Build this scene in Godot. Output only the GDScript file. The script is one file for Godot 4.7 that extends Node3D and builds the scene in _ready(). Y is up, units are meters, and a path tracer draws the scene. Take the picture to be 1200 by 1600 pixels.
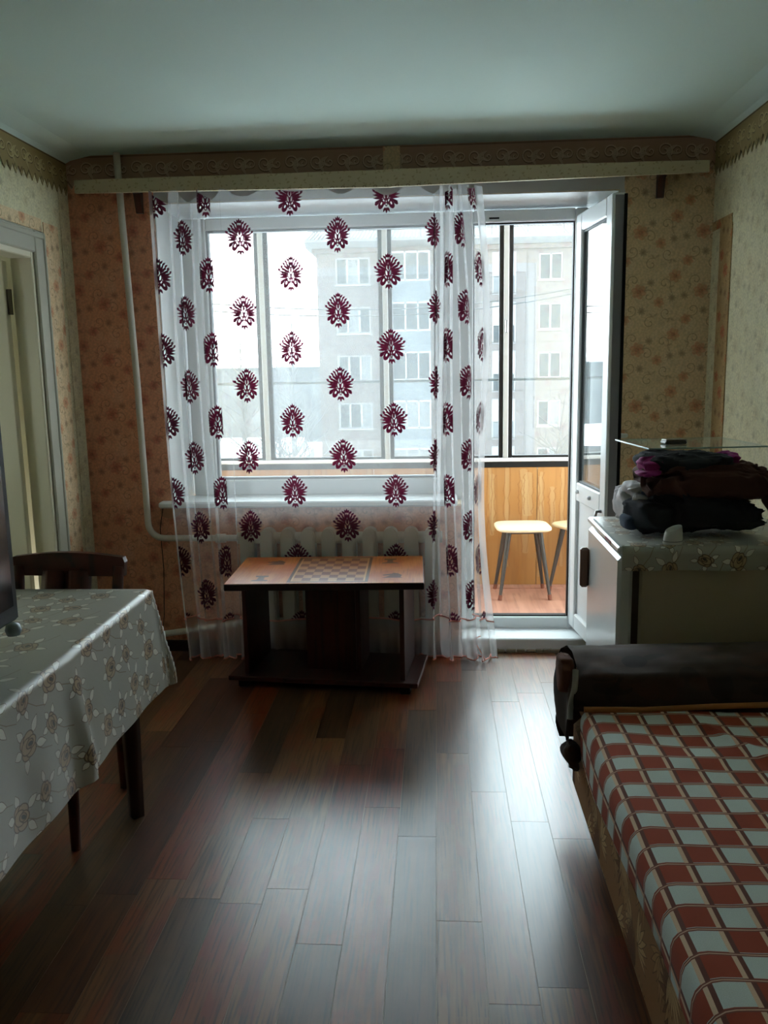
extends Node3D
# A living room seen towards its balcony: metres, y up, the window wall at z = -D.

const D := 4.25
const XL := -1.79
const XR := 1.30
const YC := 2.49
var M := {}
var rng := RandomNumberGenerator.new()


func _ready() -> void:
	rng.seed = 7
	# camera
	var cam := Camera3D.new()
	cam.name = "camera"
	cam.fov = 2.0 * rad_to_deg(atan(800.0 / 1330.0))
	cam.near = 0.05
	cam.far = 600.0
	cam.transform = Transform3D(Basis(Vector3(0.998002, -0.017737, -0.060641), Vector3(0.007178, 0.985402, -0.170090), Vector3(0.062772, 0.169314, 0.983561)), Vector3(0, 1.467, 0))
	add_child(cam)
	cam.current = true
	# overcast winter sky, the only light of the place
	var env := Environment.new()
	env.background_mode = Environment.BG_SKY
	var sky := Sky.new()
	var sm := ProceduralSkyMaterial.new()
	sm.sky_top_color = Color(0.84, 0.93, 0.96)
	sm.sky_horizon_color = Color(0.91, 0.96, 0.98)
	sm.ground_horizon_color = Color(0.85, 0.88, 0.9)
	sm.ground_bottom_color = Color(0.8, 0.83, 0.86)
	sm.sky_curve = 0.25
	sky.sky_material = sm
	env.sky = sky
	env.background_energy_multiplier = 5.0
	env.tonemap_mode = Environment.TONE_MAPPER_LINEAR
	env.tonemap_exposure = 3.0
	env.sdfgi_enabled = true
	env.ssao_enabled = true
	env.ssil_enabled = true
	var we := WorldEnvironment.new()
	we.name = "environment"
	we.environment = env
	add_child(we)
	materials()
	room_shell()
	floor_planks()
	window_and_door()
	balcony()
	inner_doorway()
	outside()
	curtain_board()
	curtain()
	radiator_and_pipes()
	chess_table()
	dining_corner()
	fridge()
	clothes_pile()
	sofa()
	small_bits()


# ---------------------------------------------------------------- naming

func tag(o: Node, label: String, category: String, group := "", kind := "") -> void:
	if label:
		o.set_meta("label", label)
	if category:
		o.set_meta("category", category)
	if group:
		o.set_meta("group", group)
	if kind:
		o.set_meta("kind", kind)


var used := {}


func numbered(called: String) -> String:
	var n: int = used.get(called, 0)
	used[called] = n + 1
	var plain_name := called.get_slice("/", called.get_slice_count("/") - 1)
	return plain_name if n == 0 else "%s_%03d" % [plain_name, n]


func thing(called: String, label: String, category: String, at := Vector3.ZERO, turn := 0.0, group := "", kind := "") -> Node3D:
	var o := Node3D.new()
	o.name = numbered(called)
	add_child(o)
	o.position = at
	o.rotation.y = turn
	tag(o, label, category, group, kind)
	return o


func put(called: String, mesh: Mesh, material: Material, parent: Node = self) -> MeshInstance3D:
	var o := MeshInstance3D.new()
	o.name = numbered(called if parent == self else "%d/%s" % [parent.get_instance_id(), called])
	o.mesh = mesh
	o.material_override = material
	parent.add_child(o, true)
	return o


# ---------------------------------------------------------------- shapes

func begin() -> SurfaceTool:
	var st := SurfaceTool.new()
	st.begin(Mesh.PRIMITIVE_TRIANGLES)
	st.set_smooth_group(-1)
	return st


func done(st: SurfaceTool) -> ArrayMesh:
	st.generate_normals()
	return st.commit()


func tri(st: SurfaceTool, a: Vector3, b: Vector3, c: Vector3, out: Vector3, ua := Vector2.ZERO, ub := Vector2.ZERO, uc := Vector2.ZERO) -> void:
	if (b - a).cross(c - a).dot(out) > 0.0:
		var t := b
		b = c
		c = t
		var u := ub
		ub = uc
		uc = u
	st.set_uv(ua)
	st.add_vertex(a)
	st.set_uv(ub)
	st.add_vertex(b)
	st.set_uv(uc)
	st.add_vertex(c)


func quad(st: SurfaceTool, a: Vector3, b: Vector3, c: Vector3, d: Vector3, out: Vector3, uv: Array = []) -> void:
	if uv.is_empty():
		uv = [Vector2(0, 1), Vector2(1, 1), Vector2(1, 0), Vector2(0, 0)]
	tri(st, a, b, c, out, uv[0], uv[1], uv[2])
	tri(st, a, c, d, out, uv[0], uv[2], uv[3])


# a box with chamfered edges
func box(st: SurfaceTool, c: Vector3, s: Vector3, bev := 0.0, xf := Transform3D()) -> void:
	var h := s / 2.0
	var b := minf(bev, minf(h.x, minf(h.y, h.z)) * 0.95)
	var p := func(sg: Vector3, axis: int) -> Vector3:
		var v := Vector3(sg.x * (h.x - b), sg.y * (h.y - b), sg.z * (h.z - b))
		v[axis] = sg[axis] * h[axis]
		return xf * (c + v)
	for axis in 3:
		var a1 := (axis + 1) % 3
		var a2 := (axis + 2) % 3
		for s0 in [-1.0, 1.0]:
			var q := []
			for e in [[-1.0, -1.0], [1.0, -1.0], [1.0, 1.0], [-1.0, 1.0]]:
				var sg := Vector3.ZERO
				sg[axis] = s0
				sg[a1] = e[0]
				sg[a2] = e[1]
				q.append(p.call(sg, axis))
			var n := Vector3.ZERO
			n[axis] = s0
			quad(st, q[0], q[1], q[2], q[3], xf.basis * n)
			if b > 0.0:
				for s1 in [-1.0, 1.0]:
					var u := Vector3.ZERO
					u[axis] = s0
					u[a1] = s1
					u[a2] = -1.0
					var w := u
					w[a2] = 1.0
					var n2 := Vector3.ZERO
					n2[axis] = s0
					n2[a1] = s1
					quad(st, p.call(u, axis), p.call(w, axis), p.call(w, a1), p.call(u, a1), xf.basis * n2)
	if b > 0.0:
		for sx in [-1.0, 1.0]:
			for sy in [-1.0, 1.0]:
				for sz in [-1.0, 1.0]:
					var g := Vector3(sx, sy, sz)
					tri(st, p.call(g, 0), p.call(g, 1), p.call(g, 2), xf.basis * g)


func box_mesh(s: Vector3, bev := 0.0, c := Vector3.ZERO) -> ArrayMesh:
	var st := begin()
	box(st, c, s, bev)
	return done(st)


# box from its two corners
func span(st: SurfaceTool, a: Vector3, b: Vector3, bev := 0.0) -> void:
	box(st, (a + b) / 2.0, (b - a).abs(), bev)


func span_mesh(a: Vector3, b: Vector3, bev := 0.0) -> ArrayMesh:
	var st := begin()
	span(st, a, b, bev)
	return done(st)


# polygon in x, y pushed from z0 to z1
func prism(st: SurfaceTool, poly: PackedVector2Array, z0: float, z1: float, xf := Transform3D()) -> void:
	var idx := Geometry2D.triangulate_polygon(poly)
	for k in range(0, idx.size(), 3):
		for z in [z0, z1]:
			var n := Vector3(0, 0, 1.0 if z == maxf(z0, z1) else -1.0)
			tri(st, xf * Vector3(poly[idx[k]].x, poly[idx[k]].y, z), xf * Vector3(poly[idx[k + 1]].x, poly[idx[k + 1]].y, z), xf * Vector3(poly[idx[k + 2]].x, poly[idx[k + 2]].y, z), xf.basis * n, poly[idx[k]], poly[idx[k + 1]], poly[idx[k + 2]])
	var turn := 1.0 if Geometry2D.is_polygon_clockwise(poly) else -1.0
	for k in poly.size():
		var a := poly[k]
		var b := poly[(k + 1) % poly.size()]
		var e := b - a
		var n2 := Vector3(-e.y, e.x, 0) * turn
		quad(st, xf * Vector3(a.x, a.y, z0), xf * Vector3(b.x, b.y, z0), xf * Vector3(b.x, b.y, z1), xf * Vector3(a.x, a.y, z1), xf.basis * n2)


# a surface over a grid of points; rows[j][i]
func sheet(rows: Array, uvs: Array = [], flip := false) -> ArrayMesh:
	var st := SurfaceTool.new()
	st.begin(Mesh.PRIMITIVE_TRIANGLES)
	st.set_smooth_group(0)
	sheet_into(st, rows, uvs, flip, 0)
	st.generate_normals()
	return st.commit()


func sheet_into(st: SurfaceTool, rows: Array, uvs: Array, flip: bool, base: int) -> int:
	var nv := rows.size()
	var nu: int = rows[0].size()
	for j in nv:
		for i in nu:
			st.set_uv(uvs[j][i] if uvs.size() else Vector2(float(i) / (nu - 1), float(j) / (nv - 1)))
			st.add_vertex(rows[j][i])
	for j in nv - 1:
		for i in nu - 1:
			var a := base + j * nu + i
			var q := [a, a + 1, a + nu + 1, a, a + nu + 1, a + nu] if not flip else [a, a + nu + 1, a + 1, a, a + nu, a + nu + 1]
			for k in q:
				st.add_index(k)
	return base + nu * nv


# a tube along points, its radius a number or one number per point
func tube(st: SurfaceTool, pts: Array, r: Variant, sides := 8, caps := true) -> void:
	var up := Vector3.UP
	var rings := []
	for k in pts.size():
		var t: Vector3 = (pts[mini(k + 1, pts.size() - 1)] - pts[maxi(k - 1, 0)]).normalized()
		if k == 0 and absf(t.dot(up)) > 0.9:
			up = Vector3.RIGHT
		var x := up.cross(t).normalized()
		up = t.cross(x).normalized()
		var rad: float = r[k] if r is Array else r
		var ring := []
		for s in sides:
			var a := TAU * s / sides
			ring.append(pts[k] + (x * cos(a) + up * sin(a)) * rad)
		rings.append(ring)
	st.set_smooth_group(1)
	for k in rings.size() - 1:
		var mid: Vector3 = (pts[k] + pts[k + 1]) / 2.0
		for s in sides:
			var s2 := (s + 1) % sides
			var c: Vector3 = (rings[k][s] + rings[k][s2] + rings[k + 1][s] + rings[k + 1][s2]) / 4.0
			var l := float(k) * 0.1
			quad(st, rings[k][s], rings[k][s2], rings[k + 1][s2], rings[k + 1][s], c - mid, [Vector2(float(s) / sides, l), Vector2(float(s + 1) / sides, l), Vector2(float(s + 1) / sides, l + 0.1), Vector2(float(s) / sides, l + 0.1)])
	st.set_smooth_group(-1)
	if caps:
		for e in [0, rings.size() - 1]:
			var nrm: Vector3 = pts[e] - pts[1 if e == 0 else e - 1]
			for s in range(1, sides - 1):
				tri(st, rings[e][0], rings[e][s], rings[e][s + 1], nrm)


func tube_mesh(pts: Array, r: Variant, sides := 8) -> ArrayMesh:
	var st := begin()
	tube(st, pts, r, sides)
	return done(st)


# profile of (radius, height) turned about the y axis of xf
func lathe(st: SurfaceTool, prof: Array, sides := 20, xf := Transform3D()) -> void:
	st.set_smooth_group(2)
	for k in prof.size() - 1:
		for s in sides:
			var a := TAU * s / sides
			var b := TAU * (s + 1) / sides
			var p0: Vector2 = prof[k]
			var p1: Vector2 = prof[k + 1]
			var e := p1 - p0
			var m := (a + b) / 2.0
			var n := Vector3(cos(m) * e.y, -e.x, sin(m) * e.y)
			var q := [Vector3(cos(a) * p0.x, p0.y, sin(a) * p0.x), Vector3(cos(b) * p0.x, p0.y, sin(b) * p0.x), Vector3(cos(b) * p1.x, p1.y, sin(b) * p1.x), Vector3(cos(a) * p1.x, p1.y, sin(a) * p1.x)]
			if p0.x < 1e-5:
				tri(st, xf * q[0], xf * q[2], xf * q[3], xf.basis * n)
			elif p1.x < 1e-5:
				tri(st, xf * q[0], xf * q[1], xf * q[2], xf.basis * n)
			else:
				quad(st, xf * q[0], xf * q[1], xf * q[2], xf * q[3], xf.basis * n)
	st.set_smooth_group(-1)


# a thick wall on a grid with holes; the reveals may splay from the front lines to the back lines
func wall_grid(xf: Array, yf: Array, xb: Array, yb: Array, zf: float, zb: float, holes: Array, place := Transform3D()) -> ArrayMesh:
	var st := begin()
	var nx := xf.size() - 1
	var ny := yf.size() - 1
	var solid := func(i: int, j: int) -> bool:
		return i >= 0 and j >= 0 and i < nx and j < ny and not holes.has(Vector2i(i, j))
	for i in nx:
		for j in ny:
			if not solid.call(i, j):
				continue
			quad(st, place * Vector3(xf[i], yf[j], zf), place * Vector3(xf[i + 1], yf[j], zf), place * Vector3(xf[i + 1], yf[j + 1], zf), place * Vector3(xf[i], yf[j + 1], zf), place.basis * Vector3(0, 0, zf - zb))
			quad(st, place * Vector3(xb[i], yb[j], zb), place * Vector3(xb[i + 1], yb[j], zb), place * Vector3(xb[i + 1], yb[j + 1], zb), place * Vector3(xb[i], yb[j + 1], zb), place.basis * Vector3(0, 0, zb - zf))
			for e in [[-1, 0], [1, 0], [0, -1], [0, 1]]:
				if solid.call(i + e[0], j + e[1]):
					continue
				var ia: int = i + (1 if e[0] > 0 else 0)
				var ib: int = i if e[0] < 0 else i + 1
				var ja: int = j + (1 if e[1] > 0 else 0)
				var jb: int = j if e[1] < 0 else j + 1
				quad(st, place * Vector3(xf[ia], yf[ja], zf), place * Vector3(xf[ib], yf[jb], zf), place * Vector3(xb[ib], yb[jb], zb), place * Vector3(xb[ia], yb[ja], zb), place.basis * Vector3(e[0], e[1], 0))
	return done(st)


# a frame of four bars round an opening, in the plane of x and y
func frame_bars(st: SurfaceTool, x0: float, y0: float, x1: float, y1: float, w: Array, z0: float, z1: float, bev := 0.006) -> void:
	span(st, Vector3(x0, y0, z0), Vector3(x0 + w[0], y1, z1), bev)
	span(st, Vector3(x1 - w[1], y0, z0), Vector3(x1, y1, z1), bev)
	span(st, Vector3(x0 + w[0], y0, z0), Vector3(x1 - w[1], y0 + w[2], z1), bev)
	span(st, Vector3(x0 + w[0], y1 - w[3], z0), Vector3(x1 - w[1], y1, z1), bev)


func spow(v: float, e: float) -> float:
	return signf(v) * pow(absf(v), e)


# a soft lump: a rounded box of the given size, pushed about by disp(point) -> Vector3
func lump(size: Vector3, e1: float, e2: float, nu: int, nv: int, disp: Callable) -> ArrayMesh:
	var rows := []
	var uvs := []
	for j in nv + 1:
		var v := -PI / 2 + PI * j / nv
		var row := []
		var uvr := []
		for i in nu + 1:
			var u := TAU * i / nu
			var p := Vector3(spow(cos(v), e1) * spow(cos(u), e2), spow(sin(v), e1), spow(cos(v), e1) * spow(sin(u), e2)) * size / 2.0
			row.append(p + disp.call(p))
			uvr.append(Vector2(float(i) / nu * 4.0, float(j) / nv * 2.0))
		rows.append(row)
		uvs.append(uvr)
	return sheet(rows, uvs, true)


# ---------------------------------------------------------------- painted surfaces

func canvas(w: int, h: int, c: Color) -> Image:
	var im := Image.create(w, h, false, Image.FORMAT_RGBA8)
	im.fill(c)
	return im


func dab(im: Image, x: int, y: int, c: Color, k: float) -> void:
	x = posmod(x, im.get_width())
	y = posmod(y, im.get_height())
	var o := im.get_pixel(x, y)
	var a := o.a + (c.a - o.a) * k
	im.set_pixel(x, y, Color(lerpf(o.r, c.r, k), lerpf(o.g, c.g, k), lerpf(o.b, c.b, k), a))


func p_ellipse(im: Image, cx: float, cy: float, rx: float, ry: float, rot: float, c: Color, k := 1.0, ring := 0.0, edge: Variant = null) -> void:
	var r := int(ceil(maxf(rx, ry))) + 1
	var cr := cos(rot)
	var sr := sin(rot)
	for y in range(int(cy) - r, int(cy) + r + 1):
		for x in range(int(cx) - r, int(cx) + r + 1):
			var dx := x - cx
			var dy := y - cy
			var q := sqrt(pow((dx * cr + dy * sr) / rx, 2) + pow((-dx * sr + dy * cr) / ry, 2))
			var cover := clampf((1.0 - q) * minf(rx, ry) + 0.5, 0, 1)
			if cover <= 0.0:
				continue
			var rim := (1.0 - q) * minf(rx, ry) < ring
			if ring > 0.0 and edge == null and not rim:
				continue
			dab(im, x, y, edge if edge != null and rim else c, cover * k)


func p_leaf(im: Image, x0: float, y0: float, ang: float, ln: float, wd: float, c: Color, k := 1.0, edge: Variant = null, bend := 0.0) -> void:
	var ca := cos(ang)
	var sa := sin(ang)
	var r := int(ln + wd) + 2
	for y in range(int(y0) - r, int(y0) + r + 1):
		for x in range(int(x0) - r, int(x0) + r + 1):
			var dx := x - x0
			var dy := y - y0
			var t := (dx * ca + dy * sa) / ln
			if t < 0.0 or t > 1.0:
				continue
			var d := absf(-dx * sa + dy * ca - bend * ln * t * t)
			var hw := wd * sin(PI * pow(t, 0.75))
			var cover := clampf(hw - d + 0.5, 0, 1)
			if cover > 0.0:
				dab(im, x, y, edge if edge != null and hw - d < 1.6 else c, cover * k)


func p_line(im: Image, pts: Array, w: float, c: Color, k := 1.0) -> void:
	for n in pts.size() - 1:
		var a: Vector2 = pts[n]
		var b: Vector2 = pts[n + 1]
		var lo := a.min(b) - Vector2(w + 1, w + 1)
		var hi := a.max(b) + Vector2(w + 1, w + 1)
		for y in range(int(lo.y), int(hi.y) + 1):
			for x in range(int(lo.x), int(hi.x) + 1):
				var q := Vector2(x, y)
				var d := q.distance_to(Geometry2D.get_closest_point_to_segment(q, a, b))
				var cover := clampf(w / 2.0 - d + 0.5, 0, 1)
				if cover > 0.0:
					dab(im, x, y, c, cover * k)


func p_poly(im: Image, poly: PackedVector2Array, c: Color, k := 1.0) -> void:
	var lo := poly[0]
	var hi := poly[0]
	for q in poly:
		lo = lo.min(q)
		hi = hi.max(q)
	for y in range(int(lo.y), int(hi.y) + 2):
		for x in range(int(lo.x), int(hi.x) + 2):
			if Geometry2D.is_point_in_polygon(Vector2(x + 0.5, y + 0.5), poly):
				dab(im, x, y, c, k)


func spiral(at: Vector2, r: float, turns: float, from: float, hand: float) -> Array:
	var pts := []
	for k in 25:
		var t := k / 24.0
		pts.append(at + Vector2.from_angle(from + hand * turns * TAU * t) * r * (1.0 - 0.85 * t))
	return pts


func noise_bytes(w: int, h: int, nw: int, nh: int, freq: float, sd: int, octaves := 4) -> PackedByteArray:
	var n := FastNoiseLite.new()
	n.seed = sd
	n.noise_type = FastNoiseLite.TYPE_SIMPLEX_SMOOTH
	n.frequency = freq
	n.fractal_octaves = octaves
	var im := n.get_seamless_image(nw, nh)
	im.convert(Image.FORMAT_L8)
	im.resize(w, h, Image.INTERPOLATE_CUBIC)
	return im.get_data()


func tex(im: Image) -> ImageTexture:
	im.generate_mipmaps()
	return ImageTexture.create_from_image(im)


# every pixel from f(x, y) -> Color
func painted(w: int, h: int, f: Callable) -> Image:
	var im := Image.create(w, h, false, Image.FORMAT_RGBA8)
	for y in h:
		for x in w:
			im.set_pixel(x, y, f.call(x, y))
	return im


func speckle(im: Image, sd: int, amount: float, nw := 64, nh := 64, freq := 0.05) -> Image:
	var w := im.get_width()
	var h := im.get_height()
	var b := noise_bytes(w, h, nw, nh, freq, sd)
	for y in h:
		for x in w:
			var k := 1.0 + (b[y * w + x] / 255.0 - 0.5) * amount
			var c := im.get_pixel(x, y)
			im.set_pixel(x, y, Color(c.r * k, c.g * k, c.b * k, c.a))
	return im


func plain(c: Color, rough := 0.6, metal := 0.0, spec := 0.5) -> StandardMaterial3D:
	var m := StandardMaterial3D.new()
	m.albedo_color = c
	m.roughness = rough
	m.metallic = metal
	m.metallic_specular = spec
	return m


func printed(t: Texture2D, rough := 0.7, tri_scale := Vector3.ZERO, tint := Color.WHITE, world := true) -> StandardMaterial3D:
	var m := plain(tint, rough)
	m.albedo_texture = t
	if tri_scale != Vector3.ZERO:
		m.uv1_triplanar = true
		m.uv1_world_triplanar = world
		m.uv1_scale = tri_scale
		m.uv1_triplanar_sharpness = 8.0
	return m


func c8(r: int, g: int, b: int, a := 255) -> Color:
	return Color8(r, g, b, a)


# ---------------------------------------------------------------- materials

func blossom(im: Image, x: float, y: float, r: float, c: Color, k: float) -> void:
	for n in 6:
		var a := TAU * n / 6.0 + 0.3
		p_ellipse(im, x + cos(a) * r * 0.55, y + sin(a) * r * 0.55, r * 0.52, r * 0.4, a, c, k)
	p_ellipse(im, x, y, r * 0.3, r * 0.3, 0, c.darkened(0.25), k)


func wallpaper(base: Color, flower: Color, line: Color, pale: Color, strong: float) -> Image:
	var im := canvas(288, 270, base)
	for n in 40:
		p_ellipse(im, rng.randf() * 288, rng.randf() * 270, 10 + rng.randf() * 26, 8 + rng.randf() * 20, rng.randf() * 3, base.lightened(0.12) if n % 2 else base.darkened(0.07), 0.35)
	for s in [[70, 60, 2.4, 1.0], [215, 75, 0.7, -1.0], [60, 195, 2.0, -1.0], [225, 210, 0.9, 1.0], [140, 130, 4.0, 1.0], [150, 255, 5.2, -1.0]]:
		var sp := spiral(Vector2(s[0], s[1]), 30, 1.1, s[2], s[3])
		p_line(im, sp, 3.4, line, 0.5 * strong)
		p_leaf(im, sp[0].x, sp[0].y, s[2] + 1.2 * s[3], 26, 5, line, 0.4 * strong)
		p_leaf(im, sp[0].x, sp[0].y, s[2] - 0.4 * s[3], 30, 5, line, 0.4 * strong)
	for f in [[150, 70], [20, 130], [110, 200], [250, 140]]:
		for n in 9:
			p_leaf(im, f[0], f[1], TAU * n / 9.0, 22, 5, line, 0.35 * strong, line.darkened(0.3))
	for f in [[95, 110, 33.0], [262, 40, 29.0], [190, 160, 24.0], [30, 240, 24.0]]:
		blossom(im, f[0], f[1], f[2], flower, 0.62 * strong)
		for n in 3:
			p_leaf(im, f[0], f[1], 1.0 + n * 2.0, f[2] * 1.7, 7, pale, 0.5 * strong)
	return speckle(im, 3, 0.16, 96, 90, 0.2)


# one leafy medallion, drawn about (cx, cy), half width s
func medallion(im: Image, cx: float, cy: float, s: float, c: Color) -> void:
	for sd in [-1.0, 1.0]:
		# curved leaves fanning out from the stem, tips on an egg-shaped outline: from (x, y), tip (x, y), width
		for l in [[0.05, 0.35, 0.26, 1.02, 0.075], [0.1, 0.3, 0.5, 0.88, 0.075], [0.12, 0.22, 0.7, 0.68, 0.085], [0.14, 0.1, 0.9, 0.42, 0.09], [0.16, 0.0, 1.02, 0.14, 0.09], [0.18, -0.1, 0.98, -0.12, 0.085], [0.2, -0.2, 0.92, -0.36, 0.09], [0.2, -0.32, 0.8, -0.62, 0.09], [0.3, 0.45, 0.62, 0.5, 0.05], [0.34, 0.28, 0.78, 0.26, 0.05], [0.4, 0.08, 0.84, -0.02, 0.045], [0.36, -0.14, 0.78, -0.26, 0.045], [0.02, 0.55, 0.2, 0.82, 0.06], [0.05, 0.98, 0.2, 1.22, 0.07], [0.16, 0.92, 0.38, 1.1, 0.075], [0.32, 0.82, 0.56, 0.96, 0.075], [0.48, 0.7, 0.72, 0.8, 0.075], [0.64, 0.5, 0.86, 0.6, 0.075], [0.84, 0.28, 1.06, 0.34, 0.08]]:
			var d := Vector2(l[2] - l[0], l[3] - l[1])
			p_leaf(im, cx + sd * l[0] * s, cy - l[1] * s, atan2(-d.y, sd * d.x), d.length() * s * 1.08, l[4] * s, c, 1.0, null, -0.14 * sd)
		p_ellipse(im, cx + sd * 0.4 * s, cy + 0.74 * s, 0.2 * s, 0.33 * s, -0.42 * sd, c, 1.0)
		p_ellipse(im, cx + sd * 0.38 * s, cy + 0.66 * s, 0.06 * s, 0.12 * s, -0.42 * sd, Color(0.97, 0.965, 0.97, 0.245), 1.0)
		p_ellipse(im, cx + sd * 0.7 * s, cy + 0.6 * s, 0.12 * s, 0.22 * s, -0.7 * sd, c, 1.0)
		p_ellipse(im, cx + sd * 0.15 * s, cy + 0.12 * s, 0.13 * s, 0.38 * s, 0.25 * sd, c, 1.0, 0.065 * s)
		p_leaf(im, cx + sd * 0.08 * s, cy + 0.96 * s, PI / 2 - sd * 0.5, 0.36 * s, 0.08 * s, c, 1.0)
		p_leaf(im, cx + sd * 0.05 * s, cy + 0.42 * s, PI / 2 - sd * 0.35, 0.4 * s, 0.06 * s, c, 1.0)
	p_leaf(im, cx, cy + 0.96 * s, PI / 2, 0.42 * s, 0.085 * s, c, 1.0)
	p_leaf(im, cx, cy - 0.98 * s, -PI / 2, 0.36 * s, 0.08 * s, c, 1.0)
	for n in 3:
		p_leaf(im, cx, cy - 0.62 * s, -PI / 2 + (n - 1) * 0.55, 0.32 * s, 0.07 * s, c, 1.0)
	p_leaf(im, cx, cy + 0.3 * s, -PI / 2, 0.34 * s, 0.085 * s, c, 1.0)
	p_leaf(im, cx, cy - 0.08 * s, -PI / 2, 0.46 * s, 0.08 * s, c, 1.0)
	p_ellipse(im, cx, cy + 0.72 * s, 0.1 * s, 0.15 * s, 0, c, 1.0, 0.05 * s)


func rose(im: Image, x: float, y: float, r: float, ang: float) -> void:
	var line := c8(84, 58, 36)
	var at := func(dx: float, dy: float) -> Vector2:
		return Vector2(x, y) + Vector2(dx, dy).rotated(ang) * r
	for l in [[-0.5, -0.7, -2.2, 1.3], [0.5, -0.8, -1.1, 1.4], [0.7, 0.6, 0.4, 1.1], [-0.7, 0.5, 2.6, 1.0], [0.0, 1.0, 1.6, 0.9]]:
		var b: Vector2 = at.call(l[0], l[1])
		p_leaf(im, b.x, b.y, l[2] + ang, l[3] * r, 0.34 * r, c8(236, 234, 224), 0.9, line)
	for q in [[-0.35, 0.45, 0.5, 0.62], [0.38, 0.5, 0.5, 0.6], [-0.45, -0.1, 0.45, 0.7], [0.48, -0.1, 0.42, 0.68], [0.0, 0.25, 0.55, 0.75], [0.0, -0.35, 0.42, 0.6]]:
		var e: Vector2 = at.call(q[0], q[1])
		p_ellipse(im, e.x, e.y, q[2] * r, q[3] * r, ang, c8(182, 156, 118), 0.95, 2.6, line)
	var m: Vector2 = at.call(0.0, -0.1)
	p_ellipse(im, m.x, m.y, 0.3 * r, 0.5 * r, ang, c8(168, 138, 98), 1.0, 2.4, line)
	p_ellipse(im, m.x + 1, m.y - 3, 0.15 * r, 0.3 * r, ang + 0.25, c8(44, 32, 24))


func wood_image(w: int, h: int, sd: int, dark: Color, light: Color, red: Color, pores := 0.28) -> Image:
	var fine := noise_bytes(w, h, w, maxi(16, h / 24), 0.09, sd)
	var wide := noise_bytes(w, h, maxi(16, w / 4), maxi(8, h / 40), 0.06, sd + 1)
	var patch := noise_bytes(w, h, maxi(8, w / 8), maxi(8, h / 16), 0.05, sd + 2)
	var im := Image.create(w, h, false, Image.FORMAT_RGBA8)
	for y in h:
		for x in w:
			var k := y * w + x
			var t := clampf(0.55 * fine[k] / 255.0 + 0.55 * wide[k] / 255.0 - 0.05, 0, 1)
			var c := dark.lerp(light, smoothstep(0.2, 0.8, t))
			c = c.lerp(red, smoothstep(0.5, 0.75, patch[k] / 255.0) * 0.6)
			if fine[k] < 78:
				c = c.darkened(pores)
			im.set_pixel(x, y, c)
	return im


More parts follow.
